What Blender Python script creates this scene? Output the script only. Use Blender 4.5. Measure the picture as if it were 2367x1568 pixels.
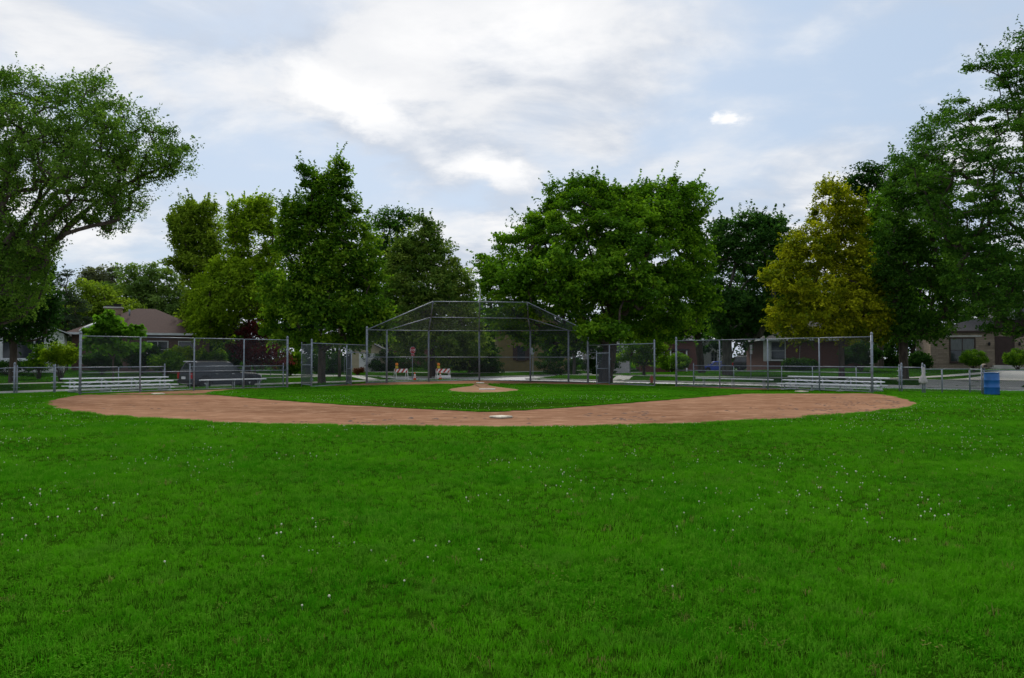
import bpy, math, random
import numpy as np
from mathutils import Vector, Matrix

R = math.radians
scene = bpy.context.scene
for o in list(bpy.data.objects): bpy.data.objects.remove(o)
random.seed(7)

# ------------------------------------------------------------------ camera
FPX, CXP, CYP, HOR, CAMH = 1805.5, 1183.5, 784.0, 829.0, 1.45
PITCH = math.atan((HOR - CYP) / FPX)
cam_d = bpy.data.cameras.new('camera'); cam = bpy.data.objects.new('camera', cam_d)
scene.collection.objects.link(cam); scene.camera = cam
cam_d.sensor_width = 36.0; cam_d.lens = 36.0 * FPX / 2367.0
cam_d.clip_start = 0.1; cam_d.clip_end = 3000
cam.location = (0, 0, CAMH); cam.rotation_euler = (R(90) + PITCH, 0, 0)

# ------------------------------------------------------------------ world, sun, exposure
SUN_EL, SUN_AZ = 42.0, -9.0            # azimuth measured from +Y towards +X (in front of the camera)
world = bpy.data.worlds.new('World'); scene.world = world; world.use_nodes = True
wn = world.node_tree; wn.nodes.clear()
def N(nt, t, **kw):
    n = nt.nodes.new(t)
    for k, v in kw.items(): setattr(n, k, v)
    return n
def L(nt, a, b): nt.links.new(a, b)
def math_node(nt, op, a, b=None, c=None, clamp=False):
    n = N(nt, 'ShaderNodeMath', operation=op); n.use_clamp = clamp
    for i, v in enumerate((a, b, c)):
        if v is None: continue
        if isinstance(v, (int, float)): n.inputs[i].default_value = v
        else: L(nt, v, n.inputs[i])
    return n.outputs[0]
def maprange(nt, v, a, b, c=0.0, d=1.0, smooth=True):
    n = N(nt, 'ShaderNodeMapRange'); n.interpolation_type = 'SMOOTHSTEP' if smooth else 'LINEAR'
    L(nt, v, n.inputs['Value'])
    for k, x in zip(('From Min', 'From Max', 'To Min', 'To Max'), (a, b, c, d)): n.inputs[k].default_value = x
    return n.outputs[0]
def mixcol(nt, f, a, b, mode='MIX'):
    n = N(nt, 'ShaderNodeMix', data_type='RGBA', blend_type=mode)
    for s, v in (('Factor', f), ('A', a), ('B', b)):
        i = [x for x in n.inputs if x.name == s and (x.type == 'RGBA' or s == 'Factor')][0]
        if isinstance(v, (int, float)): i.default_value = v
        elif isinstance(v, tuple): i.default_value = (*v, 1.0) if len(v) == 3 else v
        else: L(nt, v, i)
    return [x for x in n.outputs if x.type == 'RGBA'][0]
def noise(nt, vec, scale, detail=4, rough=0.5, dist=0.0, out='Fac'):
    n = N(nt, 'ShaderNodeTexNoise'); n.inputs['Scale'].default_value = scale
    n.inputs['Detail'].default_value = detail; n.inputs['Roughness'].default_value = rough
    n.inputs['Distortion'].default_value = dist
    if vec is not None: L(nt, vec, n.inputs['Vector'])
    return n.outputs[out]

sky = N(wn, 'ShaderNodeTexSky', sky_type='NISHITA'); sky.sun_disc = False
sky.sun_elevation = R(SUN_EL); sky.sun_rotation = R(SUN_AZ); sky.air_density = 1.0; sky.dust_density = 2.0; sky.ozone_density = 1.0
tc = N(wn, 'ShaderNodeTexCoord'); sep = N(wn, 'ShaderNodeSeparateXYZ'); L(wn, tc.outputs['Generated'], sep.inputs[0])
den = math_node(wn, 'ADD', math_node(wn, 'MAXIMUM', sep.outputs[2], 0.0), 0.22)
comb = N(wn, 'ShaderNodeCombineXYZ')
L(wn, math_node(wn, 'DIVIDE', sep.outputs[0], den), comb.inputs[0])
L(wn, math_node(wn, 'DIVIDE', sep.outputs[1], den), comb.inputs[1])
mapn = N(wn, 'ShaderNodeMapping'); L(wn, comb.outputs[0], mapn.inputs['Vector'])
mapn.inputs['Location'].default_value = (3.1, 1.35, 0.0); mapn.inputs['Rotation'].default_value = (0, 0, R(24))
mapn.inputs['Scale'].default_value = (0.8, 1.0, 1.0)
cl1 = noise(wn, mapn.outputs[0], 1.15, 7, 0.52, 0.35)
cl2 = noise(wn, mapn.outputs[0], 3.4, 7, 0.56, 0.25)
nrm = N(wn, 'ShaderNodeVectorMath', operation='NORMALIZE'); L(wn, tc.outputs['Generated'], nrm.inputs[0])
sn = N(wn, 'ShaderNodeSeparateXYZ'); L(wn, nrm.outputs[0], sn.inputs[0])
wx = noise(wn, nrm.outputs[0], 9.0, 8, 0.62); wy = noise(wn, mapn.outputs[0], 3.0, 8, 0.62)
AZ = math_node(wn, 'ADD', math_node(wn, 'ARCTAN2', sn.outputs[0], sn.outputs[1]), math_node(wn, 'MULTIPLY', math_node(wn, 'SUBTRACT', wx, 0.5), 0.16))
EL = math_node(wn, 'ADD', math_node(wn, 'ARCSINE', sn.outputs[2]), math_node(wn, 'MULTIPLY', math_node(wn, 'SUBTRACT', wy, 0.5), 0.12))
def bank(x, y, sx, sy, rot, amp):          # one cloud bank: bearing and height in picture units, half sizes, tilt
    a0 = math.atan((x - CXP_) / 1805.5); e0 = math.atan((829 - y) / 1805.5 * math.cos(a0)); c_, s_ = math.cos(R(rot)), math.sin(R(rot))
    du = math_node(wn, 'SUBTRACT', AZ, a0); dv = math_node(wn, 'SUBTRACT', EL, e0)
    p = math_node(wn, 'DIVIDE', math_node(wn, 'ADD', math_node(wn, 'MULTIPLY', du, c_), math_node(wn, 'MULTIPLY', dv, s_)), sx / 1805.5)
    q = math_node(wn, 'DIVIDE', math_node(wn, 'SUBTRACT', math_node(wn, 'MULTIPLY', dv, c_), math_node(wn, 'MULTIPLY', du, s_)), sy / 1805.5)
    r2 = math_node(wn, 'ADD', math_node(wn, 'MULTIPLY', p, p), math_node(wn, 'MULTIPLY', q, q))
    return math_node(wn, 'MULTIPLY', math_node(wn, 'EXPONENT', math_node(wn, 'MULTIPLY', r2, -1.0)), amp)
CXP_ = 1183.5
def total(lst):
    t = None
    for b_ in lst: t = bank(*b_) if t is None else math_node(wn, 'ADD', t, bank(*b_))
    return t
# banks lit by the veiled sun, plain white banks, and clear stretches
bright = total([(760, 215, 170, 55, -38, .85), (960, 320, 190, 52, -16, 1.0), (1150, 390, 110, 62, -35, .95), (1080, 90, 420, 120, 8, .75), (1185, 480, 70, 110, 0, .45), (1320, 170, 260, 90, 5, .4)])
white = total([(120, 60, 260, 50, -22, .55), (250, 150, 160, 40, -30, .5), (1150, 130, 520, 190, 0, .7), (1400, 290, 110, 60, 0, .4), (560, 170, 160, 60, -25, .3), (1950, 340, 120, 40, 5, .35), (1800, 420, 200, 40, 0, .25)])
clear = total([(430, 330, 260, 170, -10, .5), (1900, 180, 330, 170, -15, .65), (560, 90, 130, 70, -30, .35), (1100, 420, 45, 50, 0, .55), (2150, 60, 200, 120, 0, .4), (60, 200, 150, 60, -20, .3)])
puff = total([(1672, 268, 20, 14, 0, 1.2), (1715, 276, 26, 13, 0, 1.2)])
fld = math_node(wn, 'ADD', math_node(wn, 'MULTIPLY', math_node(wn, 'SUBTRACT', cl1, 0.5), 2.8), math_node(wn, 'MULTIPLY', math_node(wn, 'SUBTRACT', cl2, 0.5), 2.6))
soft = math_node(wn, 'SUBTRACT', math_node(wn, 'ADD', math_node(wn, 'ADD', fld, white), bright), clear)
cover = maprange(wn, soft, -0.75, 0.65)
skyc = mixcol(wn, 1.0, sky.outputs[0], (0.10, 0.10, 0.10), 'MULTIPLY')
veil = mixcol(wn, 0.82, skyc, (0.53, 0.665, 0.85))                      # thin high haze
cl3 = noise(wn, mapn.outputs[0], 2.1, 8, 0.6, 0.6)
cloudc = mixcol(wn, maprange(wn, math_node(wn, 'ADD', math_node(wn, 'MULTIPLY', cl3, 0.65), math_node(wn, 'MULTIPLY', cl2, 0.35)), 0.40, 0.58), (0.58, 0.635, 0.73), (0.91, 0.91, 0.92))
finc = mixcol(wn, math_node(wn, 'MULTIPLY', cover, 0.88), veil, cloudc)
lit = maprange(wn, math_node(wn, 'ADD', math_node(wn, 'ADD', bright, puff), math_node(wn, 'MULTIPLY', fld, 0.85)), 0.05, 1.30)
finc = mixcol(wn, math_node(wn, 'MULTIPLY', lit, 0.88), finc, (1.10, 1.09, 1.08))
bg = N(wn, 'ShaderNodeBackground'); L(wn, finc, bg.inputs['Color']); bg.inputs['Strength'].default_value = 1.0
wo = N(wn, 'ShaderNodeOutputWorld'); L(wn, bg.outputs[0], wo.inputs['Surface'])

sun_d = bpy.data.lights.new('sun', 'SUN'); sun_d.energy = 3.2; sun_d.angle = R(16); sun_d.color = (1.0, 0.95, 0.86)
sun = bpy.data.objects.new('sun', sun_d); scene.collection.objects.link(sun)
sv = Vector((math.sin(R(SUN_AZ)) * math.cos(R(SUN_EL)), math.cos(R(SUN_AZ)) * math.cos(R(SUN_EL)), math.sin(R(SUN_EL))))
sun.rotation_euler = (-sv).to_track_quat('-Z', 'Y').to_euler(); sun.location = sv * 80

vs = scene.view_settings
scene.display_settings.display_device = 'sRGB'
vs.view_transform = 'Standard'; vs.look = 'None'; vs.exposure = 0.0; vs.gamma = 1.0; vs.use_curve_mapping = False
scene.cycles.use_adaptive_sampling = True; scene.cycles.adaptive_threshold = 0.015
scene.cycles.use_denoising = True; scene.cycles.denoiser = 'OPENIMAGEDENOISE'
scene.cycles.max_bounces = 6; scene.cycles.diffuse_bounces = 3; scene.cycles.transmission_bounces = 4
scene.cycles.sample_clamp_indirect = 4.0

# ------------------------------------------------------------------ coordinates
UP = Vector((0, -math.sin(PITCH), math.cos(PITCH))); FW = Vector((0, math.cos(PITCH), math.sin(PITCH)))
def ray(x, y): return Vector(((x - CXP) / FPX, 0, 0)) + UP * ((CYP - y) / FPX) + FW
def G(x, y, z=0.0):                       # picture point -> point on the level z
    d = ray(x, y); t = (z - CAMH) / d.z
    return (d.x * t, d.y * t)
def P(x, y, Y):                           # picture point -> point at the distance Y
    d = ray(x, y); t = Y / d.y
    return Vector((d.x * t, Y, CAMH + d.z * t))
def sstep(e0, e1, x):
    t = np.clip((x - e0) / (e1 - e0), 0, 1); return t * t * (3 - 2 * t)
A0, A1, B0, B1 = 47.6, 55.2, 38.8, 45.4   # the two streets, in street coordinates
ZR = -0.38
def ab(X, Y): return 0.59 * X + 0.81 * Y, -0.81 * X + 0.59 * Y
def ab_inv(a, b): k = 0.59 ** 2 + 0.81 ** 2; return (0.59 * a - 0.81 * b) / k, (0.81 * a + 0.59 * b) / k
def road_dist(X, Y):
    a, b = ab(X, Y)
    return np.minimum(np.maximum(A0 - a, a - A1), np.maximum(B0 - b, b - B1)), a, b
def Hn(X, Y):
    X = np.asarray(X, float); Y = np.asarray(Y, float)
    d, a, b = road_dist(X, Y)
    z = -0.26 + 0.26 * sstep(0.2, 2.4, d)
    field = (a < A0) & (b < B0)
    z = np.where(field, -0.26 + 0.26 * np.minimum(sstep(0.2, 6.6, A0 - a), sstep(0.2, 2.4, B0 - b)), z)
    z = z + np.where(field, 0.0, 0.55 * sstep(7, 20, d))
    return np.where(d < 0.15, -0.50, z)
def H(X, Y):
    z = float(Hn(X, Y)); return ZR if z < -0.4 else z

def vnoise(x, y, scale, seed):
    rs = np.random.RandomState(seed); g = rs.rand(64, 64)
    u, v = x / scale, y / scale
    i, j = np.floor(u).astype(int), np.floor(v).astype(int); fu, fv = u - i, v - j
    fu = fu * fu * (3 - 2 * fu); fv = fv * fv * (3 - 2 * fv)
    def g_(a, b): return g[a % 64, b % 64]
    return (g_(i, j) * (1 - fu) + g_(i + 1, j) * fu) * (1 - fv) + (g_(i, j + 1) * (1 - fu) + g_(i + 1, j + 1) * fu) * fv
def inside(poly, X, Y):
    X = np.asarray(X); Y = np.asarray(Y); c = np.zeros(X.shape, bool); n = len(poly)
    for i in range(n):
        x0, y0 = poly[i]; x1, y1 = poly[(i + 1) % n]
        if y0 == y1: continue
        m = ((y0 > Y) != (y1 > Y)) & (X < (x1 - x0) * (Y - y0) / (y1 - y0) + x0); c ^= m
    return c

# ------------------------------------------------------------------ materials
MATS = {}
def mat(name, col, rough=0.8, metal=0.0, var=0.0, vscale=3.0, bump=0.0, bscale=40.0, col2=None, spec=0.3, coat=0.0, stretch=None):
    if name in MATS: return MATS[name]
    m = bpy.data.materials.new(name); m.use_nodes = True; nt = m.node_tree; p = nt.nodes['Principled BSDF']
    p.inputs['Base Color'].default_value = (*col, 1); p.inputs['Roughness'].default_value = rough; p.inputs['Metallic'].default_value = metal
    p.inputs['Specular IOR Level'].default_value = spec
    if coat: p.inputs['Coat Weight'].default_value = coat; p.inputs['Coat Roughness'].default_value = 0.08
    t = N(nt, 'ShaderNodeTexCoord'); vec = t.outputs['Object']
    if stretch:
        mp = N(nt, 'ShaderNodeMapping'); mp.inputs['Scale'].default_value = stretch; L(nt, vec, mp.inputs['Vector']); vec = mp.outputs[0]
    if var or col2:
        c2 = col2 or tuple(max(0, c * (1 - var)) for c in col)
        f = maprange(nt, noise(nt, vec, vscale, 5, 0.6), 0.35, 0.65)
        L(nt, mixcol(nt, f, col, c2), p.inputs['Base Color'])
    if bump:
        b = N(nt, 'ShaderNodeBump'); b.inputs['Strength'].default_value = bump; b.inputs['Distance'].default_value = 0.02
        L(nt, noise(nt, vec, bscale, 4, 0.6), b.inputs['Height']); L(nt, b.outputs[0], p.inputs['Normal'])
    MATS[name] = m; return m
def courses(name, c1, c2, mortar, bw, bh, rough=0.85, squash=1.0, offset=0.5):   # brick or stone courses, local x/z
    m = bpy.data.materials.new(name); m.use_nodes = True; nt = m.node_tree; p = nt.nodes['Principled BSDF']
    t = N(nt, 'ShaderNodeTexCoord'); s = N(nt, 'ShaderNodeSeparateXYZ'); L(nt, t.outputs['Object'], s.inputs[0])
    c = N(nt, 'ShaderNodeCombineXYZ'); L(nt, math_node(nt, 'ADD', s.outputs[0], s.outputs[1]), c.inputs[0]); L(nt, s.outputs[2], c.inputs[1])
    b = N(nt, 'ShaderNodeTexBrick'); L(nt, c.outputs[0], b.inputs['Vector']); b.offset = offset
    b.inputs['Color1'].default_value = (*c1, 1); b.inputs['Color2'].default_value = (*c2, 1); b.inputs['Mortar'].default_value = (*mortar, 1)
    b.inputs['Scale'].default_value = 1.0; b.inputs['Brick Width'].default_value = bw; b.inputs['Row Height'].default_value = bh
    b.inputs['Mortar Size'].default_value = bh * 0.07
    nz = noise(nt, t.outputs['Object'], 6, 5, 0.6)
    L(nt, mixcol(nt, maprange(nt, nz, 0.3, 0.7, 0.0, 0.5), b.outputs['Color'], tuple(x * 0.55 for x in c1)), p.inputs['Base Color'])
    p.inputs['Roughness'].default_value = rough; p.inputs['Specular IOR Level'].default_value = 0.2
    bp = N(nt, 'ShaderNodeBump'); bp.inputs['Strength'].default_value = 0.5; bp.inputs['Distance'].default_value = 0.02; bp.invert = True
    L(nt, b.outputs['Fac'], bp.inputs['Height']); L(nt, bp.outputs[0], p.inputs['Normal'])
    MATS[name] = m; return m
def leafmat(name, dark, mid, light, transl=0.42):  # light stop set well above mid, painting highlights onto random leaves
    m = bpy.data.materials.new(name); m.use_nodes = True; nt = m.node_tree; nt.nodes.clear()
    a = N(nt, 'ShaderNodeAttribute'); a.attribute_name = 'rnd'
    r = N(nt, 'ShaderNodeValToRGB'); L(nt, a.outputs['Fac'], r.inputs[0])
    e = r.color_ramp.elements; e[0].position = 0.1; e[0].color = (*dark, 1); e[1].position = 0.95; e[1].color = (*light, 1)
    k = r.color_ramp.elements.new(0.55); k.color = (*mid, 1)
    d = N(nt, 'ShaderNodeBsdfDiffuse'); t = N(nt, 'ShaderNodeBsdfTranslucent'); g = N(nt, 'ShaderNodeBsdfGlossy'); g.inputs['Roughness'].default_value = 0.45
    L(nt, r.outputs[0], d.inputs[0])
    L(nt, mixcol(nt, 1.0, r.outputs[0], (1.0, 1.05, 0.6), 'MULTIPLY'), t.inputs[0]); g.inputs[0].default_value = (0.6, 0.65, 0.6, 1)
    m1 = N(nt, 'ShaderNodeMixShader'); m1.inputs[0].default_value = transl; L(nt, d.outputs[0], m1.inputs[1]); L(nt, t.outputs[0], m1.inputs[2])
    m2 = N(nt, 'ShaderNodeMixShader'); m2.inputs[0].default_value = 0.006; L(nt, m1.outputs[0], m2.inputs[1]); L(nt, g.outputs[0], m2.inputs[2])
    o = N(nt, 'ShaderNodeOutputMaterial'); L(nt, m2.outputs[0], o.inputs[0]); MATS[name] = m; return m
def world_noise_mat(name):
    m = bpy.data.materials.new(name); m.use_nodes = True; nt = m.node_tree
    g = N(nt, 'ShaderNodeNewGeometry'); MATS[name] = m
    return m, nt, nt.nodes['Principled BSDF'], g.outputs['Position']

GAL = mat('galvanised', (0.27, 0.30, 0.34), 0.55, 0.25, 0.3, 6.0)
WIRE = mat('galvanised_wire', (0.10, 0.112, 0.128), 0.7, 0.0, spec=0.1)  # wire colour darkened to help stand in for deep shade behind the backstop
ALU = mat('aluminium_plank', (0.80, 0.81, 0.83), 0.5, 0.0, 0.12, 4.0)
ALUF = mat('aluminium_frame', (0.42, 0.44, 0.46), 0.5, 0.5, 0.2, 5.0)
WHITE = mat('white_paint', (0.74, 0.74, 0.72), 0.6, 0, 0.12, 2.0)
TRIM = mat('white_trim', (0.66, 0.67, 0.68), 0.6, 0, 0.15, 2.0)
GLASS = mat('window_glass', (0.03, 0.035, 0.04), 0.08, 0, spec=0.5)
BARK = mat('bark', (0.085, 0.066, 0.05), 0.95, 0, 0.5, 5.0, 0.9, 14.0, stretch=(1, 1, 0.25))
BARKG = mat('grey_bark', (0.13, 0.12, 0.105), 0.95, 0, 0.5, 5.0, 0.9, 14.0, stretch=(1, 1, 0.25))
BLACK = mat('black_rubber', (0.015, 0.015, 0.016), 0.8)
CONC = mat('concrete', (0.50, 0.48, 0.44), 0.9, 0, 0.25, 1.2, 0.3, 30.0)

# ground and lawn
m_ground, nt, pb, pos = world_noise_mat('lawn_soil')  # tone darkened to stand in for shade between blades and on far lawns
g1 = noise(nt, pos, 0.35, 6, 0.6); g2 = noise(nt, pos, 9.0, 5, 0.7); g3 = noise(nt, pos, 60.0, 3, 0.7)
c = mixcol(nt, maprange(nt, g1, 0.3, 0.7), (0.018, 0.070, 0.003), (0.034, 0.100, 0.004))
c = mixcol(nt, maprange(nt, g2, 0.35, 0.7, 0, 0.7), c, (0.014, 0.048, 0.003))
c = mixcol(nt, maprange(nt, g3, 0.5, 0.75, 0, 0.6), c, (0.050, 0.120, 0.008))
L(nt, c, pb.inputs['Base Color']); pb.inputs['Roughness'].default_value = 1.0; pb.inputs['Specular IOR Level'].default_value = 0.0
b = N(nt, 'ShaderNodeBump'); b.inputs['Strength'].default_value = 1.0; b.inputs['Distance'].default_value = 0.05
L(nt, math_node(nt, 'ADD', g2, g3), b.inputs['Height']); L(nt, b.outputs[0], pb.inputs['Normal'])
# blades
def blade_mat(name, a_, b_, c_):
    m = bpy.data.materials.new(name); m.use_nodes = True; nt = m.node_tree; nt.nodes.clear(); MATS[name] = m
    g = N(nt, 'ShaderNodeNewGeometry'); oi = N(nt, 'ShaderNodeObjectInfo')
    p1 = noise(nt, g.outputs['Position'], 0.45, 5, 0.6); p2 = noise(nt, g.outputs['Position'], 3.5, 4, 0.6)
    col = mixcol(nt, maprange(nt, p1, 0.35, 0.65), a_, b_)
    col = mixcol(nt, maprange(nt, p2, 0.42, 0.70, 0, 0.65), col, tuple(x * 0.58 for x in a_))
    col = mixcol(nt, maprange(nt, oi.outputs['Random'], 0.40, 0.95, 0, 0.8), col, c_)
    p3 = noise(nt, g.outputs['Position'], 1.4, 5, 0.65); col = mixcol(nt, maprange(nt, p3, 0.52, 0.72, 0, 0.55), col, (0.095, 0.255, 0.022))
    col = mixcol(nt, math_node(nt, 'GREATER_THAN', oi.outputs['Random'], 0.993), col, (0.22, 0.20, 0.06))
    d = N(nt, 'ShaderNodeBsdfDiffuse'); t = N(nt, 'ShaderNodeBsdfTranslucent'); gl = N(nt, 'ShaderNodeBsdfGlossy')
    L(nt, col, d.inputs[0]); L(nt, col, t.inputs[0]); gl.inputs['Roughness'].default_value = 0.45; gl.inputs[0].default_value = (0.7, 0.75, 0.7, 1)
    m1 = N(nt, 'ShaderNodeMixShader'); m1.inputs[0].default_value = 0.35; L(nt, d.outputs[0], m1.inputs[1]); L(nt, t.outputs[0], m1.inputs[2])
    m2 = N(nt, 'ShaderNodeMixShader'); m2.inputs[0].default_value = 0.0; L(nt, m1.outputs[0], m2.inputs[1]); L(nt, gl.outputs[0], m2.inputs[2])
    o = N(nt, 'ShaderNodeOutputMaterial'); L(nt, m2.outputs[0], o.inputs[0]); return m
BLADE = blade_mat('grass_blade', (0.040, 0.230, 0.004), (0.088, 0.335, 0.006), (0.122, 0.335, 0.020))
CLOV = blade_mat('clover_leaf', (0.043, 0.190, 0.005), (0.062, 0.235, 0.007), (0.105, 0.270, 0.018))
FLOW = mat('clover_flower', (0.74, 0.72, 0.52), 0.8, 0, 0.3, 200.0)
# infield dirt
def dirt_mat(name, c1, c2, pale):
    m, nt, pb, pos = world_noise_mat(name)
    mp = N(nt, 'ShaderNodeMapping'); mp.inputs['Scale'].default_value = (0.28, 1.0, 1.0); L(nt, pos, mp.inputs['Vector'])
    n1 = noise(nt, mp.outputs[0], 0.55, 6, 0.6); n2 = noise(nt, mp.outputs[0], 5.0, 6, 0.7); n3 = noise(nt, pos, 45.0, 4, 0.7)
    n0 = noise(nt, mp.outputs[0], 0.16, 4, 0.6); c = mixcol(nt, maprange(nt, n1, 0.35, 0.65), c1, c2); c = mixcol(nt, maprange(nt, n0, 0.42, 0.62, 0, 0.7), c, tuple(x * 0.72 for x in c1))
    c = mixcol(nt, maprange(nt, n2, 0.48, 0.70, 0, 0.9), c, pale)
    c = mixcol(nt, maprange(nt, n2, 0.46, 0.28, 0, 0.75), c, tuple(x * 0.55 for x in c1))
    c = mixcol(nt, maprange(nt, n3, 0.55, 0.75, 0, 0.35), c, tuple(x * 0.6 for x in c1))
    L(nt, c, pb.inputs['Base Color']); pb.inputs['Roughness'].default_value = 1.0; pb.inputs['Specular IOR Level'].default_value = 0.0
    b = N(nt, 'ShaderNodeBump'); b.inputs['Strength'].default_value = 0.7; b.inputs['Distance'].default_value = 0.04
    L(nt, math_node(nt, 'ADD', n2, math_node(nt, 'MULTIPLY', n3, 0.5)), b.inputs['Height']); L(nt, b.outputs[0], pb.inputs['Normal'])
    return m
DIRT = dirt_mat('infield_clay', (0.215, 0.110, 0.064), (0.305, 0.168, 0.101), (0.45, 0.278, 0.178))
DIRT2 = dirt_mat('trodden_earth', (0.25, 0.145, 0.085), (0.30, 0.185, 0.11), (0.38, 0.26, 0.165))
CLOD = mat('damp_clod', (0.11, 0.058, 0.037), 0.95, 0, 0.4, 9.0)
def road_mat(name, c1, c2):
    m, nt, pb, pos = world_noise_mat(name)
    n1 = noise(nt, pos, 0.3, 5, 0.6); n2 = noise(nt, pos, 14.0, 4, 0.7)
    c = mixcol(nt, maprange(nt, n1, 0.3, 0.7), c1, c2); c = mixcol(nt, maprange(nt, n2, 0.5, 0.75, 0, 0.4), c, tuple(x * 0.7 for x in c1))
    L(nt, c, pb.inputs['Base Color']); pb.inputs['Roughness'].default_value = 0.95; pb.inputs['Specular IOR Level'].default_value = 0.1; return m
ROAD = road_mat('worn_concrete_road', (0.47, 0.47, 0.475), (0.54, 0.535, 0.525))
PAVE = road_mat('pale_concrete_paving', (0.33, 0.32, 0.29), (0.38, 0.37, 0.34))

# ------------------------------------------------------------------ mesh helpers
COL = scene.collection
def link(o, parent=None):
    COL.objects.link(o)
    if parent is not None: o.parent = parent
    return o
def tag(o, label=None, cat=None, group=None, kind=None):
    if label: o['label'] = label
    if cat: o['category'] = cat
    if group: o['group'] = group
    if kind: o['kind'] = kind
    return o
def empty(name, loc=(0, 0, 0), rz=0.0):
    o = bpy.data.objects.new(name, None); o.empty_display_size = 0.2; o.location = loc; o.rotation_euler = (0, 0, rz); COL.objects.link(o); return o
def np_mesh(name, V, F, mats=None, attr=None, smooth=False):
    V = np.asarray(V, np.float32); F = np.asarray(F, np.int32); me = bpy.data.meshes.new(name)
    me.vertices.add(len(V)); me.vertices.foreach_set('co', V.ravel())
    k = F.shape[1]; me.loops.add(F.size); me.loops.foreach_set('vertex_index', F.ravel())
    me.polygons.add(len(F)); me.polygons.foreach_set('loop_start', np.arange(len(F), dtype=np.int32) * k)
    if smooth: me.polygons.foreach_set('use_smooth', np.ones(len(F), bool))
    if attr is not None:
        a = me.attributes.new('rnd', 'FLOAT', 'FACE'); a.data.foreach_set('value', np.asarray(attr, np.float32))
    me.update(); me.validate()
    for m in mats or []: me.materials.append(m)
    return me
class MB:
    def __init__(s): s.v, s.f, s.sm = [], [], []
    def poly(s, pts, smooth=False):
        i = len(s.v); s.v += [tuple(p) for p in pts]; s.f.append(tuple(range(i, i + len(pts)))); s.sm.append(smooth); return s
    def faces(s, pts, fs, smooth=False):
        i = len(s.v); s.v += [tuple(p) for p in pts]
        for f in fs: s.f.append(tuple(i + k for k in f)); s.sm.append(smooth)
        return s
    def box(s, x0, x1, y0, y1, z0, z1, bev=0.0):
        if bev <= 0:
            p = [(x0, y0, z0), (x1, y0, z0), (x1, y1, z0), (x0, y1, z0), (x0, y0, z1), (x1, y0, z1), (x1, y1, z1), (x0, y1, z1)]
            return s.faces(p, [(0, 3, 2, 1), (4, 5, 6, 7), (0, 1, 5, 4), (1, 2, 6, 5), (2, 3, 7, 6), (3, 0, 4, 7)])
        b = bev; rings = []
        for z, k in ((z0, b), (z0 + b, 0), (z1 - b, 0), (z1, b)):
            rings.append([(x0 + b + (0 if False else 0), y0 + k, z), (x1 - b, y0 + k, z), (x1 - k, y0 + b, z), (x1 - k, y1 - b, z),
                          (x1 - b, y1 - k, z), (x0 + b, y1 - k, z), (x0 + k, y1 - b, z), (x0 + k, y0 + b, z)])
        return s.loft(rings, caps=True)
    def loft(s, rings, caps=True, smooth=False, close=True):
        n = len(rings[0]); i0 = len(s.v)
        for r in rings: s.v += [tuple(p) for p in r]
        for j in range(len(rings) - 1):
            for k in range(n if close else n - 1):
                a, b = i0 + j * n + k, i0 + j * n + (k + 1) % n
                s.f.append((a, b, b + n, a + n)); s.sm.append(smooth)
        if caps:
            s.f.append(tuple(i0 + k for k in range(n))[::-1]); s.sm.append(False)
            s.f.append(tuple(i0 + (len(rings) - 1) * n + k for k in range(n))); s.sm.append(False)
        return s
    def tube(s, p, q, r0, r1=None, n=8, caps=True, smooth=True):
        p, q = Vector(p), Vector(q); r1 = r0 if r1 is None else r1; d = (q - p)
        if d.length < 1e-6: return s
        d.normalize(); a = d.orthogonal().normalized() if abs(d.z) < 0.99 else Vector((1, 0, 0)); a = (a - d * a.dot(d)).normalized(); b = d.cross(a)
        ring = lambda c, r: [c + (a * math.cos(t) + b * math.sin(t)) * r for t in [2 * math.pi * k / n for k in range(n)]]
        return s.loft([ring(p, r0), ring(q, r1)], caps, smooth)
    def lathe(s, prof, n=20, c=(0, 0, 0), smooth=True, caps=True):
        rings = [[(c[0] + r * math.cos(2 * math.pi * k / n), c[1] + r * math.sin(2 * math.pi * k / n), c[2] + z) for k in range(n)] for r, z in prof]
        return s.loft(rings, caps, smooth)
    def beam(s, p, q, w, h, up=(0, 0, 1)):
        p, q = Vector(p), Vector(q); d = (q - p).normalized(); u = Vector(up); side = d.cross(u)
        if side.length < 1e-4: side = d.orthogonal()
        side.normalize(); u = side.cross(d).normalized()
        ring = lambda c: [c - side * w / 2 - u * h / 2, c + side * w / 2 - u * h / 2, c + side * w / 2 + u * h / 2, c - side * w / 2 + u * h / 2]
        return s.loft([ring(p), ring(q)])
    def build(s, name, m, parent=None):
        me = bpy.data.meshes.new(name); me.from_pydata(s.v, [], s.f); me.update()
        me.polygons.foreach_set('use_smooth', s.sm)
        for x in (m if isinstance(m, (list, tuple)) else [m]): me.materials.append(x)
        return link(bpy.data.objects.new(name, me), parent)

def copy_tree(o, parent=None):
    c = o.copy(); COL.objects.link(c); c.parent = parent
    for ch in list(o.children): copy_tree(ch, c)
    return c

# ------------------------------------------------------------------ ground
xs = np.unique(np.concatenate([np.linspace(-500, -60, 23), np.arange(-60, 62, 0.6), np.linspace(64, 500, 23)]))
ys = np.unique(np.concatenate([np.linspace(-40, -3, 8), np.arange(-2, 30, 2.0), np.arange(30, 100, 0.6), np.linspace(101, 160, 20), np.linspace(170, 1400, 24)]))
GX, GY = np.meshgrid(xs, ys); GZ = Hn(GX, GY)
V = np.stack([GX.ravel(), GY.ravel(), GZ.ravel()], 1); nx = len(xs); ii = np.arange(len(ys) - 1)[:, None] * nx + np.arange(nx - 1)[None]
F = np.stack([ii, ii + 1, ii + nx + 1, ii + nx], -1).reshape(-1, 4)
tag(link(bpy.data.objects.new('ground', np_mesh('ground', V, F, [m_ground], smooth=True))), kind='structure')

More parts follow.
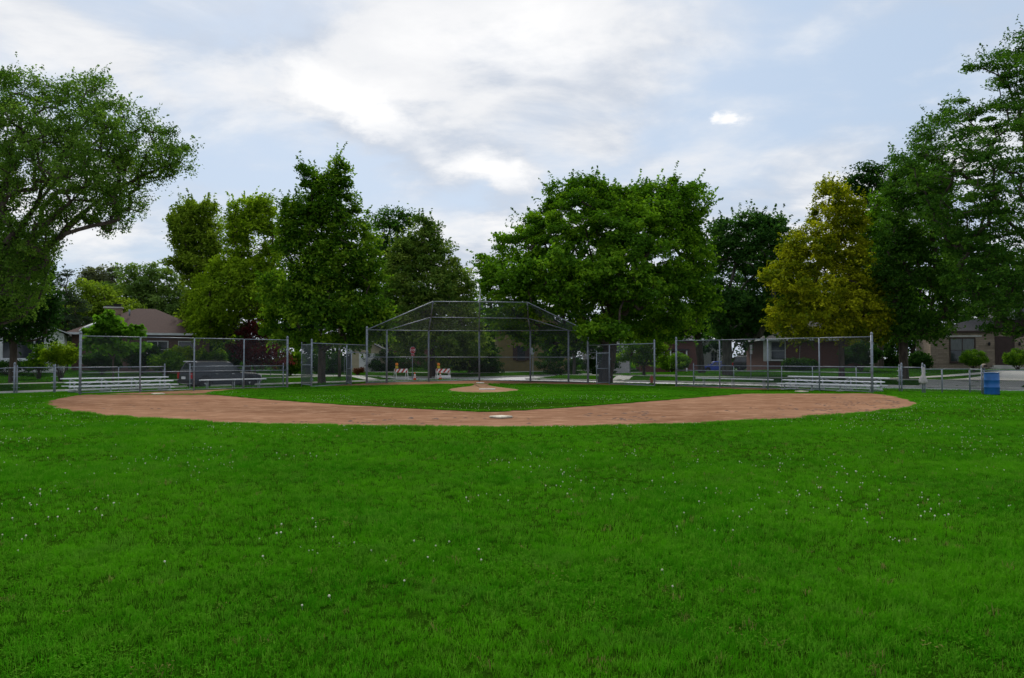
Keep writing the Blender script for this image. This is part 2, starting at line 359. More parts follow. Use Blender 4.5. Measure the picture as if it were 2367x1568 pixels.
def sheet(name, poly, z, m, thick=0.0, kind='structure'):
    b = MB(); b.poly([(x, y, z) for x, y in poly])
    n = len(poly)
    if thick:
        for i in range(n):
            (x0, y0), (x1, y1) = poly[i], poly[(i + 1) % n]
            b.poly([(x0, y0, z), (x0, y0, z - thick), (x1, y1, z - thick), (x1, y1, z)])
    o = b.build(name, m); tag(o, kind=kind); return o
def smooth_poly(pts, sub=6, closed=True):
    n = len(pts); out = []
    for i in range(n if closed else n - 1):
        p0, p1, p2, p3 = [np.array(pts[(i + k) % n]) for k in (-1, 0, 1, 2)] if closed else [np.array(pts[min(max(i + k, 0), n - 1)]) for k in (-1, 0, 1, 2)]
        for j in range(sub):
            t = j / sub; out.append(tuple(0.5 * ((2 * p1) + (-p0 + p2) * t + (2 * p0 - 5 * p1 + 4 * p2 - p3) * t * t + (-p0 + 3 * p1 - 3 * p2 + p3) * t ** 3)))
    if not closed: out.append(tuple(pts[-1]))
    return out
def rough_edge(poly, amp, step, seed):
    rs = np.random.RandomState(seed); out = []; n = len(poly)
    for i in range(n):
        p, q = np.array(poly[i]), np.array(poly[(i + 1) % n]); l = np.linalg.norm(q - p); k = max(1, int(l / step))
        for j in range(k): out.append(tuple(p + (q - p) * j / k + rs.randn(2) * amp))
    return out
# infield clay: outer arc, then back along the fences
arc = [(182, 913.5), (112, 927), (122, 941), (200, 956), (330, 968), (500, 977), (700, 983.5), (900, 987), (1150, 988), (1400, 985.5), (1650, 978), (1850, 966.5), (2000, 954), (2092, 944), (2124, 934), (2085, 920), (2016, 910)]
back = [(1890, 900), (1774, 897), (1563, 893.5), (1512, 893), (1359, 885), (1226, 882), (1108, 880.5), (991, 882.5), (894, 885), (848, 886.5), (720, 894.5), (664, 896.5), (420, 904)]
arc_g = smooth_poly([G(*p) for p in arc], 7, closed=False); back_g = [G(*p) for p in back]
dirt_poly = rough_edge(arc_g, 0.06, 0.3, 3)[:-1] + back_g
sheet('infield_dirt', dirt_poly, 0.006, DIRT)
ig = [(481, 911), (545, 903.5), (667, 898.5), (845, 893), (1051, 889.5), (1098, 889), (1128, 888.6), (1250, 889.5), (1400, 892), (1553, 896.5), (1690, 902), (1757, 906), (1690, 913), (1553, 924.5), (1400, 936.5), (1252, 946.8), (1170, 951.5), (1114, 953.2), (1051, 950.5), (930, 944), (800, 937), (615, 924), (520, 915.5)]
ig_poly = rough_edge(smooth_poly([G(*p) for p in ig], 4), 0.05, 0.3, 4)
sheet('infield_lawn', ig_poly, 0.028, m_ground, 0.03)
pc = [(1035, 903), (1062, 897.5), (1088, 894), (1096, 891), (1095, 888.5), (1127, 888), (1127, 891), (1136, 894), (1165, 898), (1200, 903), (1182, 906.5), (1140, 909.5), (1105, 909.8), (1060, 908)]
pc_poly = rough_edge(smooth_poly([G(*p) for p in pc], 4), 0.03, 0.25, 5)
pcc = np.array(G(1117, 902.5)); b = MB(); n_ = len(pc_poly); rg = []
for f_, z_ in ((1.0, .034), (.8, .055), (.45, .075), (.12, .082)): rg.append([(pcc[0] + (x_ - pcc[0]) * f_, pcc[1] + (y_ - pcc[1]) * f_, z_ if y_ < 40 else .034 + (z_ - .034) * .25) for x_, y_ in pc_poly])
b.loft(rg, caps=False, smooth=True); b.f.append(tuple(3 * n_ + k_ for k_ in range(n_))); b.sm.append(True); tag(b.build('pitching_circle', DIRT2), kind='structure')

def strip(name, fn, u0, u1, w0, w1, z, m, step=2.0, thick=0.12, follow=True):
    # strip in street coordinates; fn(u, w) -> (a, b)
    b = MB(); n = max(1, int((u1 - u0) / step)); rows = []
    for i in range(n + 1):
        u = u0 + (u1 - u0) * i / n; r = []
        for w in (w0, w1):
            X, Y = ab_inv(*fn(u, w)); r.append((X, Y, (float(Hn(X, Y)) if follow else 0) + z))
        rows.append(r)
    for (p, q), (r, s) in zip(rows, rows[1:]):
        b.poly([p, q, s, r]); dn = lambda t: (t[0], t[1], t[2] - thick)
        b.poly([p, r, dn(r), dn(p)]); b.poly([q, dn(q), dn(s), s])
    return tag(b.build(name, m), kind='structure')
fA = lambda u, w: (w, u); fB = lambda u, w: (u, w)
# road A runs along b, road B along a
strip('road', fA, -160, 170, A0, A1, ZR, ROAD, 6, 0.05, False)
strip('road', fB, -60, A0, B0, B1, ZR, ROAD, 6, 0.05, False)
strip('road', fB, A1, 220, B0, B1, ZR, ROAD, 6, 0.05, False)
for lo, hi in ((-160, B0), (B1, 170)):
    for w in (A0 - 0.16, A1 + 0.01): strip('kerb', fA, lo, hi, w, w + 0.15, -0.255, CONC, 4, 0.2, False)
for lo, hi in ((-60, A0), (A1, 220)):
    for w in (B0 - 0.16, B1 + 0.01): strip('kerb', fB, lo, hi, w, w + 0.15, -0.255, CONC, 4, 0.2, False)
strip('sidewalk', fA, -150, B0 - 2.0, A1 + 3.2, A1 + 4.7, 0.03, PAVE); strip('sidewalk', fA, B1 + 2.0, 150, A1 + 3.2, A1 + 4.7, 0.03, PAVE)
strip('sidewalk', fB, -50, A0 - 2.0, B1 + 3.0, B1 + 4.4, 0.03, PAVE); strip('sidewalk', fB, A1 + 2.0, 200, B1 + 3.0, B1 + 4.4, 0.03, PAVE)
strip('sidewalk', fA, B1 + 0.3, 150, A0 - 4.4, A0 - 3.0, 0.03, PAVE)
# paved approach by the dugout on the right, and the drive to the stone house
def path_strip(name, pts, w, m, z=0.03):
    b = MB(); pts = smooth_poly(pts, 8, closed=False); rows = []
    for i, p in enumerate(pts):
        q, r = np.array(pts[max(0, i - 1)]), np.array(pts[min(len(pts) - 1, i + 1)]); d = (r - q) / np.linalg.norm(r - q); n = np.array([-d[1], d[0]]) * w / 2
        rows.append([(x, y, H(x, y) + z if H(x, y) > ZR else ZR + 0.02) for x, y in (np.array(p) + n, np.array(p) - n)])
    for (p, q), (r, s) in zip(rows, rows[1:]): b.poly([q, p, r, s])
    return tag(b.build(name, m), kind='structure')
path_strip('driveway', [(27.6, 47.6), (30.5, 50.5), (36, 55), (44, 61), (52, 66)], 5.4, PAVE)
path_strip('front_walk', [(24.0, 53.0), (27.5, 56.5), (33, 58.5), (40.0, 61.0)], 1.2, PAVE)
path_strip('front_walk', [G(1400, 882, -0.2), G(1450, 875, -0.2), G(1500, 872, -0.15), G(1560, 871, -0.1)], 1.4, PAVE)

# ------------------------------------------------------------------ chain-link fences
def clip_line(poly, o, d):                 # convex 2-D polygon, line o + t d
    t0, t1 = -1e9, 1e9; n = len(poly); area = sum(poly[i][0] * poly[(i + 1) % n][1] - poly[(i + 1) % n][0] * poly[i][1] for i in range(n))
    sg = 1 if area > 0 else -1
    for i in range(n):
        ax, ay = poly[i]; bx, by = poly[(i + 1) % n]; ex, ey = bx - ax, by - ay; nx_, ny_ = -ey * sg, ex * sg
        dn = d[0] * nx_ + d[1] * ny_; num = (ax - o[0]) * nx_ + (ay - o[1]) * ny_
        if abs(dn) < 1e-9:
            if num > 0: return None
            continue
        t = num / dn
        if dn > 0: t0 = max(t0, t)
        else: t1 = min(t1, t)
    return (t0, t1) if t1 - t0 > 0.01 else None
def wires(name, pts, parent, pitch=0.075, r=0.0019):
    pts = [Vector(p) for p in pts]; ex = (pts[1] - pts[0]).normalized(); nn = ex.cross(pts[2] - pts[0]).normalized(); ey = nn.cross(ex)
    q = [((p - pts[0]).dot(ex), (p - pts[0]).dot(ey)) for p in pts]; b = MB()
    xs_ = [p[0] for p in q]; ys_ = [p[1] for p in q]; w = max(xs_) - min(xs_); h = max(ys_) - min(ys_)
    for sg in (1, -1):
        k = -int((h + w) / pitch) - 2
        while k * pitch < w + h + 1:
            o = (min(xs_) + k * pitch, min(ys_)); seg = clip_line(q, o, (sg * 0.7071, 0.7071)); k += 1
            if not seg: continue
            A = pts[0] + ex * (o[0] + sg * 0.7071 * seg[0]) + ey * (o[1] + 0.7071 * seg[0]) + nn * (0.002 * sg)
            B_ = pts[0] + ex * (o[0] + sg * 0.7071 * seg[1]) + ey * (o[1] + 0.7071 * seg[1]) + nn * (0.002 * sg)
            b.tube(A, B_, r, n=3, caps=False, smooth=False)
    o = b.build(name, WIRE, parent); tag(o, kind='stuff'); return o
def post(parent, x, y, h, r=0.036, cap=True, name='post', z0=None):
    z = H(x, y) if z0 is None else z0
    b = MB().tube((x, y, z - 0.15), (x, y, z + h), r, n=10); o = b.build(name, GAL, parent)
    if cap: MB().lathe([(r * 1.18, -0.02), (r * 1.18, 0.02), (r * 1.0, 0.05), (r * 0.75, 0.08), (r * 0.2, 0.10)], 10, (x, y, z + h)).build('post_cap', GAL, o)
    return o
def ties(parent, x, y, z0, z1, dx, dy, r, n):      # tension bands round an end post
    b = MB()
    for i in range(n):
        z = z0 + (z1 - z0) * (i + 0.5) / n; b.lathe([(r + 0.006, -0.014), (r + 0.006, 0.014)], 10, (x, y, z)); b.tube((x, y, z), (x + dx * 0.1, y + dy * 0.1, z), 0.011, n=5)
    o = b.build('tension_bands', GAL, parent); tag(o, kind='stuff')
def rail(parent, p, q, r=0.022, name='rail'): return MB().tube(p, q, r, n=8).build(name, GAL, parent)
def fence(name, label, pts, h, rails, group=None, end_h=None, mesh_r=0.0019, pr=0.033, er=0.042, cat='fence', rr=0.018, skip=()):
    zb = [H(*p) for p in pts]; root = empty(name, (*pts[0], zb[0])); off = Vector((*pts[0], zb[0])); n = len(pts)
    loc = lambda x, y, z: Vector((x, y, z)) - off
    for i, (x, y) in enumerate(pts):
        e = i in (0, n - 1)
        p = post(root, x - off.x, y - off.y, (end_h or h + 0.1) if e else h, er if e else pr, cap=e, z0=zb[i] - off.z)
    for i in range(n - 1):
        if i in skip: continue
        a, b = Vector((*pts[i], zb[i])), Vector((*pts[i + 1], zb[i + 1])); d = (b - a).normalized()
        for fr in rails: rail(root, a + d * 0.03 + Vector((0, 0, h * fr)) - off, b - d * 0.03 + Vector((0, 0, h * fr)) - off, rr)
        sd_ = Vector((-d.y, d.x, 0)) * -(pr + 0.006); lo, hi = Vector((0, 0, 0.06)), Vector((0, 0, h - 0.005))
        wires('chain_link', [a + d * .04 + lo + sd_ - off, b - d * .04 + lo + sd_ - off, b - d * .04 + hi + sd_ - off, a + d * .04 + hi + sd_ - off], root, r=mesh_r)
    for i, sgn in ((0, 1), (n - 1, -1)):
        d = (Vector(pts[1]) - Vector(pts[0])).normalized() if i == 0 else (Vector(pts[-2]) - Vector(pts[-1])).normalized()
        ties(root, pts[i][0] - off.x, pts[i][1] - off.y, zb[i] - off.z + 0.15, zb[i] - off.z + h - 0.05, d.x, d.y, er, 7 if h > 2 else 4)
    return tag(root, label, cat, group)
lerp = lambda p, q, t: (p[0] + (q[0] - p[0]) * t, p[1] + (q[1] - p[1]) * t)
# dugout fences
LA, LB = (-17.4, 31.5), (-11.07, 38.5); RA, RB = (8.47, 40.3), (15.06, 32.7)
fence('dugout_fence', 'tall galvanised chain-link dugout fence in front of the dark parked car', [lerp(LA, LB, t) for t in (0, 0.25, 0.5, 0.755, 1)], 2.36, (1.0, 0.37, 0.03), 'chain-link fences round the ball field', end_h=2.46, er=0.05)
fence('dugout_fence', 'tall galvanised chain-link dugout fence below the golden tree', [lerp(RA, RB, t) for t in (0, 0.26, 0.52, 0.77, 1)], 2.36, (1.0, 0.36, 0.03), 'chain-link fences round the ball field', end_h=2.46, er=0.05)
# low perimeter fences
def along(A, B_, off, s):                  # offset line behind a dugout, parameter in metres
    d = np.array(B_) - np.array(A); l = np.linalg.norm(d); d = d / l; n = np.array([-d[1], d[0]]); return tuple(np.array(A) + d * s + n * off)
lowL = [along(LA, LB, 2.25, s) for s in (-0.2, 2.35, 4.4)]
lowL2 = [along(LA, LB, 2.25, s) for s in (5.6, 8.3, 10.6)]
fence('low_fence', 'low chain-link fence behind the bleachers by the dark car', lowL, 1.07, (1.0,), 'chain-link fences round the ball field', end_h=1.12, pr=0.022, er=0.03)
fence('low_fence', 'low chain-link fence between the dark car and the plank bench', lowL2, 1.07, (1.0,), 'chain-link fences round the ball field', end_h=1.12, pr=0.022, er=0.03)
p34 = (-20.55, 32.3)
fence('low_fence', 'low chain-link fence with a ball-capped end post in front of the white house', [(-32, 30.6), (-29, 31.0), (-26, 31.4), (-23.2, 31.9), p34], 1.07, (1.0,), 'chain-link fences round the ball field', end_h=1.2, pr=0.026, er=0.04)
fence('low_fence', 'short low chain-link fence section left of the near bleachers', [(p34[0] + .09, p34[1] + .02), (lowL[0][0] - .05, lowL[0][1])], 1.07, (1.0,), 'chain-link fences round the ball field', end_h=1.08, pr=0.022, er=0.027)
lowR = [along(RA, RB, 2.3, s) for s in (-0.6, 1.9, 4.6, 6.2, 8.3, 10.2)]
fence('low_fence', 'long low chain-link fence behind the bleachers below the golden tree', lowR, 1.07, (1.0,), 'chain-link fences round the ball field', end_h=1.1, pr=0.022, er=0.027)
q1, q2, q3, q4 = G(2133, 909), G(2178, 908), G(2242, 908), G(2275, 911.5)
fence('low_fence', 'low chain-link fence with a pale cloth hung on its post', [(lowR[-1][0] + .07, lowR[-1][1] - .06), q1], 1.07, (1.0,), 'chain-link fences round the ball field', end_h=1.17, pr=0.026, er=0.036)
fence('low_fence', 'short chain-link fence section between the cloth and the blue drum', [(q1[0] + .09, q1[1]), q2, q3, (q4[0] - .09, q4[1])], 1.0, (1.0,), 'chain-link fences round the ball field', end_h=1.1, pr=0.03, er=0.03)
fence('low_fence', 'low chain-link fence running behind the blue drum', [q4, (q4[0] + 2.8, q4[1] - .15), (q4[0] + 5.6, q4[1] - .3), (q4[0] + 8.4, q4[1] - .4)], 0.97, (1.0,), 'chain-link fences round the ball field', end_h=1.02, pr=0.026, er=0.038)

# wing panels between dugouts and backstop, with lintelled openings
PL = [(848, 45.3), (894, 46.2), (991, 48.6), (1108, 50.0), (1226, 48.8), (1314, 47.0), (1359, 45.6)]
BP = [((x - CXP) / FPX * y, y) for x, y in PL]
wl0 = G(720, 896); wl1 = lerp(wl0, BP[0], 0.60); wr0 = G(1513, 894); wr1 = lerp(wr0, BP[6], 0.65)
def wing(label, p0, p1, p2, h):
    root = empty('wing_fence', (*p0, 0)); o = Vector((*p0, 0)); v = lambda p, z: Vector((*p, z)) - o
    post(root, 0, 0, h + 0.12, 0.042, z0=0); post(root, p1[0] - o.x, p1[1] - o.y, h, 0.034, cap=False, z0=0)
    q = lerp(p2, p1, 0.03)
    rail(root, v(p0, h), v(q, h)); rail(root, v(p0, 0.05), v(p1, 0.05)); rail(root, v(p1, 1.78), v(q, 1.78), 0.018)
    wires('chain_link', [v(p0, .07), v(p1, .07), v(p1, h), v(p0, h)], root); wires('chain_link', [v(p1, 1.8), v(q, 1.8), v(q, h), v(p1, h)], root)
    ties(root, 0, 0, .2, h - .1, 1, 0, 0.042, 6)
    return tag(root, label, 'fence', 'chain-link fences round the ball field')
wing('chain-link panel left of the backstop with an opening beside the utility pole', wl0, wl1, BP[0], 2.22)
wing('chain-link panel right of the backstop in front of the red stop sign', wr0, wr1, BP[6], 2.22)
def gate(label, hinge, free, h, back=False):
    root = empty('gate', (*hinge, 0)); o = Vector((*hinge, 0)); v = lambda p, z: Vector((*p, z)) - o
    d = (Vector(free) - Vector(hinge)).normalized(); a = (hinge[0] + d.x * .06, hinge[1] + d.y * .06); f = free
    post(root, a[0] - o.x, a[1] - o.y, h - 0.1, 0.022, False, 'frame_upright', 0.10); post(root, f[0] - o.x, f[1] - o.y, h - 0.05, 0.022, True, 'frame_upright', 0.10)
    for z, nm in ((0.12, 'frame_rail'), (h * 0.52, 'frame_rail'), (h, 'frame_rail')): rail(root, v(a, z), v(f, z), 0.02, nm)
    wires('chain_link', [v(a, .13), v(f, .13), v(f, h - .02), v(a, h - .02)], root, pitch=.06, r=0.0042)
    for z in (0.4, h - .3): MB().box(-.045, .075, -.03, .03, z - .04, z + .04).build('hinge', GAL, root)
    MB().box(f[0] - o.x - .03, f[0] - o.x + .06, f[1] - o.y - .05, f[1] - o.y + .03, h * .55, h * .55 + .12).build('latch', GAL, root)
    return tag(root, label, 'gate', 'open chain-link gates')
gate('tall chain-link gate leaf standing open at the dugout beside the dark car', wl0, (G(697, 893.5)[0], G(697, 893.5)[1]), 2.16)
gate('chain-link gate leaf standing open between the utility pole and the backstop', wl1, (wl1[0] + 0.52, wl1[1] - 1.25), 1.72)
gate('chain-link gate leaf standing open right of the backstop under the big maple', wr1, (wr1[0] - 0.85, wr1[1] - 1.2), 1.72)

# backstop
def backstop():
    root = empty('backstop', (BP[3][0], BP[3][1], 0)); o = Vector((BP[3][0], BP[3][1], 0)); v = lambda p, z: Vector((*p, z)) - o
    WH = [3.12, 3.12, 3.18, 3.22, 3.2, 3.15, 3.05]
    for i, p in enumerate(BP): post(root, p[0] - o.x, p[1] - o.y, WH[i] + (0.1 if i in (0, 6) else 0.0), 0.062 if i in (0, 6) else 0.055, i in (0, 6), z0=0)
    for i in range(6):
        a, b = BP[i], BP[i + 1]
        for z0, z1 in ((WH[i], WH[i + 1]), (1.53, 1.53), (0.06, 0.06)): rail(root, v(a, z0), v(b, z1), 0.026)
        d = Vector((b[0] - a[0], b[1] - a[1])).normalized(); s = Vector((d.y, -d.x)) * 0.065
        A_, B_ = (a[0] + s.x, a[1] + s.y), (b[0] + s.x, b[1] + s.y)
        wires('chain_link', [v(A_, .03), v(B_, .03), v(B_, WH[i + 1]), v(A_, WH[i])], root, r=.0024)  # wire thickened to darken the view, in place of deep shade behind
    def pt(x, y, Y): return P(x, y, Y) - o
    T1 = [pt(996, 734, 47.4), pt(1108, 735, 48.4), pt(1221, 736, 47.6)]; T2 = [pt(1001, 697.5, 46.3), pt(1109, 698, 46.9), pt(1219, 699, 46.5)]
    tops = [v(BP[i], WH[i]) for i in range(7)]
    for a, b in ((T1[0], T1[1]), (T1[1], T1[2]), (T2[0], T2[1]), (T2[1], T2[2]), (tops[0], T2[0]), (tops[1], T1[0]), (T2[2], tops[6]), (T1[2], tops[5])): rail(root, a, b, 0.028, 'hood_rail')
    for k, i in enumerate((2, 3, 4)):
        rail(root, tops[i], T1[k], 0.042, 'hood_strut'); rail(root, T1[k], T2[k], 0.042, 'hood_strut')
    for poly in ([tops[2], tops[3], T1[1], T1[0]], [tops[3], tops[4], T1[2], T1[1]], [T1[0], T1[1], T2[1], T2[0]], [T1[1], T1[2], T2[2], T2[1]],
                 [tops[1], tops[2], T1[0]], [tops[4], tops[5], T1[2]], [tops[0], tops[1], T1[0], T2[0]], [tops[5], tops[6], T2[2], T1[2]]):
        wires('hood_chain_link', poly, root, r=.0025)  # thicker wire here too, to deepen the shade seen through the hood
    m0 = T2[1]
    mb = MB().tube(m0, m0 + Vector((0.0, 0, .42)), 0.035, n=8).tube(m0 + Vector((0, 0, .42)), m0 + Vector((0.03, 0, .75)), 0.03, 0.02, n=8)
    mb.tube(m0 + Vector((0.03, 0, .75)), m0 + Vector((-0.12, 0, 1.0)), 0.02, 0.012, n=6); mb.build('mast', TRIM, root)
    for i in (0, 6): ties(root, BP[i][0] - o.x, BP[i][1] - o.y, .3, 3.0, 1 if i == 0 else -1, 0, 0.062, 8)
    tag(root, 'large hooded chain-link backstop behind home plate', 'backstop')
backstop()

# ------------------------------------------------------------------ bleachers and benches
def plank(parent, name, p, q, w, t=0.045):
    p, q = Vector(p), Vector(q); d = (q - p).normalized(); s = Vector((-d.y, d.x, 0)) * w / 2; b = MB(); e = 0.008
    prof = [(-1, 0), (-1, t - e), (-0.95, t), (-0.35, t), (-0.33, t - 0.006), (-0.29, t - 0.006), (-0.27, t), (0.27, t), (0.29, t - 0.006), (0.33, t - 0.006), (0.35, t), (0.95, t), (1, t - e), (1, 0)]
    ring = lambda c: [c + s * k + Vector((0, 0, z)) for k, z in prof]
    return b.loft([ring(p), ring(q)]).build(name, ALU, parent)
def bleachers(label, origin, ang, length):
    # local x along the rows, local y towards the back
    root = empty('bleachers', (*origin, H(*origin)), ang)
    rows = [(0.0, .30), (0.50, .46), (1.0, .62)]
    for y, z in rows: plank(root, 'seat_plank', (0, y, z - .045), (length, y, z - .045), .24)
    for y, z in ((0.32, .12), (0.80, .27)): plank(root, 'foot_plank', (-.02, y, z), (length - .02, y, z), .22, .035)
    for i in range(4):
        x = .35 + (length - .7) * i / 3; f = MB()
        f.beam((x, -.12, .045), (x, 1.18, .045), .045, .05)
        for y, z in rows: f.beam((x, y, .02), (x, y, z - .045), .045, .045, (0, 1, 0)); f.beam((x - .001, y - .11, z - .065), (x - .001, y + .11, z - .065), .05, .04)
        f.beam((x, .25, .1), (x, .42, .1), .04, .035); f.beam((x, .72, .25), (x, 1.0, .25), .04, .035)
        f.build('frame', ALUF, root)
        MB().box(x - .09, x + .09, -.2, .1, 0.0, .022).build('foot_pad', CONC, root)
    for i in range(3):
        x0 = .35 + (length - .7) * i / 3; x1 = .35 + (length - .7) * (i + 1) / 3
        m = MB(); m.beam((x0 + .03, 1.03, .08), (x1 - .03, 1.03, .54), .03, .03); m.build('brace', ALUF, root)
        m = MB(); m.beam((x0 + .03, 1.06, .54), (x1 - .03, 1.06, .08), .03, .03); m.build('brace', ALUF, root)
    return tag(root, label, 'bleachers', 'aluminium bleachers')
def bench(label, p, q):
    root = empty('bench', (*p, H(*p))); d = Vector((q[0] - p[0], q[1] - p[1], 0)); l = d.length; root.rotation_euler = (0, 0, math.atan2(d.y, d.x))
    plank(root, 'seat', (0, 0, .42), (l, 0, .42), .26, .05)
    for f in (.1, .5, .9):
        m = MB(); m.tube((l * f, -.07, -.1), (l * f, -.07, .41), .022, n=8); m.tube((l * f, .07, -.1), (l * f, .07, .41), .022, n=8); m.beam((l * f, -.12, .405), (l * f, .12, .405), .05, .025); m.build('leg', ALUF, root)
    return tag(root, label, 'bench', 'plank benches in the dugouts')
angL = math.atan2(LB[1] - LA[1], LB[0] - LA[0]); angR = math.atan2(RB[1] - RA[1], RB[0] - RA[0])
bleachers('aluminium three-row bleachers behind the fence by the dark car', (-18.25, 32.25), angL, 4.5)
bleachers('aluminium three-row bleachers behind the fence below the golden tree', along(RA, RB, 0.75, 5.3), angR, 4.7)
bench('long aluminium bench in front of the dark parked car', along(LA, LB, 1.0, 5.5), along(LA, LB, 1.15, 8.9))
bench('long aluminium bench beside the bleachers in front of the brick house', along(RA, RB, 0.95, 0.6), along(RA, RB, 0.75, 5.0))

# ------------------------------------------------------------------ bases and plate
def base_pad(label, px, ang):
    x, y = G(*px); o = MB().box(-.21, .21, -.21, .21, 0, .05, .018).build('base', mat('base_canvas', (0.60, 0.54, 0.42), 0.8, 0, 0.35, 7.0)); o.location = (x, y, .008); o.rotation_euler = (0, 0, R(ang))
    tag(o, label, 'base', 'bases')
base_pad('pale square base on the clay nearest the outfield lawn', (1158, 967), 46)
base_pad('pale base in front of the fence by the dark car', (366, 912.5), 40)
base_pad('pale base in front of the bleachers below the golden tree', (1853, 907), 38)
x, y = G(1110, 887); pl = MB(); pts = [(-.22, 0), (.22, 0), (.22, .2), (0, .42), (-.22, .2)]
pl.faces([(a, b, 0) for a, b in pts] + [(a, b, .03) for a, b in pts], [(5, 6, 7, 8, 9)] + [(i, (i + 1) % 5, 5 + (i + 1) % 5, 5 + i) for i in range(5)])
o = pl.build('home_plate', WHITE); o.location = (x, y, .03); tag(o, 'white home plate in the clay in front of the backstop', 'plate')
x, y = G(1126, 904.5); o = MB().box(-.36, .36, -.08, .08, 0, .04, .01).build('pitching_rubber', WHITE); o.location = (x, y, .07); tag(o, 'white pitching slab in the clay circle', 'pitching slab')
# clods scattered over the clay
rs = np.random.RandomState(11); V, F, k = [], [], 0
def clod(x, y, s):
    global k
    n = 6; top = [(x + s * .5 * rs.uniform(.6, 1) * math.cos(2 * math.pi * i / n), y + s * .5 * rs.uniform(.6, 1) * math.sin(2 * math.pi * i / n), 0.04 + s * .08 * rs.uniform(.5, 1)) for i in range(n)]
    bot = [(x + (px_ - x) * 1.5, y + (py_ - y) * 1.5, 0.004) for px_, py_, _ in top]
    V.extend(bot + top); V.append((x, y, .042 + s * .13))
    for i in range(n):
        j = (i + 1) % n; F.append((k + i, k + j, k + n + j)); F.append((k + i, k + n + j, k + n + i)); F.append((k + n + i, k + n + j, k + 2 * n))
    k += 2 * n + 1
ccs = [(1985, 932, 70, 9, 56), (1900, 948, 60, 5, 26), (1750, 955, 90, 5, 10), (1450, 965, 60, 6, 16), (1480, 958, 50, 5, 9), (940, 972, 120, 5, 12), (1050, 965, 100, 5, 12), (780, 976, 150, 5, 10), (310, 938, 80, 8, 7), (560, 945, 150, 10, 6), (2030, 918, 40, 4, 10)]
for cx_, cy_, sx_, sy_, n_ in ccs:
    for _ in range(n_):
        q = G(cx_ + rs.randn() * sx_, cy_ + rs.randn() * sy_)
        if inside(dirt_poly, np.array([q[0]]), np.array([q[1]]))[0] and not inside(ig_poly, np.array([q[0]]), np.array([q[1]]))[0]:
            for _ in range(rs.randint(1, 4)): clod(q[0] + rs.randn() * .12, q[1] + rs.randn() * .12, rs.uniform(.04, .13))
V_ = [(a, b, max(0.004, c - .035)) for a, b, c in V]
tag(link(bpy.data.objects.new('dirt_clods', np_mesh('dirt_clods', V_, F, [CLOD]))), 'dark damp clods scattered over the infield clay', 'clods', kind='stuff')

# ------------------------------------------------------------------ drum, cloth, cap
x, y = G(2293, 912.5); root = empty('drum', (x, y, 0)); BL = mat('blue_plastic', (0.012, 0.115, 0.36), 0.42, 0, 0.25, 3.0, spec=0.4)
prof = [(.245, 0), (.27, .02), (.275, .05), (.272, .27), (.284, .29), (.284, .31), (.272, .33), (.272, .55), (.284, .57), (.284, .59), (.272, .61), (.272, .80), (.262, .84), (.262, .86), (.282, .865), (.282, .885), (.25, .885), (.25, .80)]
MB().lathe(prof, 32).build('shell', BL, root); MB().lathe([(.25, 0), (.25, .012)], 28, (0, 0, .80)).build('liner', BLACK, root)
tag(root, 'blue plastic drum standing against the low fence', 'drum')
CLOTH = mat('pale_cloth', (0.50, 0.46, 0.44), 0.9, 0, 0.3, 9.0)
x, y = q1; root = empty('cloth_bag', (x, y, 0)); b = MB(); rings = []
for z, rx, ry, ox in ((1.08, .03, .03, .02), (1.03, .045, .04, .02), (.9, .05, .045, .015), (.78, .06, .05, .01), (.70, .10, .07, .0), (.62, .14, .08, -.01), (.52, .165, .09, -.01), (.44, .17, .085, -.01), (.40, .13, .06, 0), (.385, .05, .03, 0)):
    rings.append([(ox + rx * math.cos(t) * (1 + .16 * math.sin(5 * t + z * 9)), -.07 + ry * math.sin(t) * (1 + .2 * math.sin(4 * t + z * 13)), z) for t in [2 * math.pi * i / 22 for i in range(22)]])
b.loft(rings, smooth=True).build('cloth', CLOTH, root); MB().tube((.02, -.07, 1.0), (0.0, .05, 1.12), .016, n=6).build('strap', CLOTH, root)
tag(root, 'pale cloth bag hanging from a low fence post', 'bag')
x, y = q4; root = empty('cap', (x, y, 1.07)); TAN = mat('tan_fabric', (0.30, 0.24, 0.18), .9); BRN = mat('brown_fabric', (0.035, 0.027, 0.022), .9)
b = MB(); b.lathe([(.105, 0), (.11, .05), (.095, .11), (.06, .155), (.012, .17)], 18); b.build('crown', TAN, root)
b = MB(); b.poly([(-.085, -.108, .02), (.085, -.108, .02), (.08, -.112, .10), (0, -.10, .135), (-.08, -.112, .10)]); b.build('front_panel', BRN, root)
b = MB(); arc_ = [(.115 * math.cos(t), -.07 - .12 * math.sin(t)) for t in [math.pi * i / 10 for i in range(11)]]
b.faces([(a, c_, .005) for a, c_ in arc_] + [(a, c_, .016) for a, c_ in arc_], [tuple(range(11))[::-1], tuple(range(11, 22))] + [(i, i + 1, 12 + i, 11 + i) for i in range(10)]); b.build('brim', TAN, root)
tag(root, 'dark-fronted tan cap resting on the fence post beside the drum', 'cap')

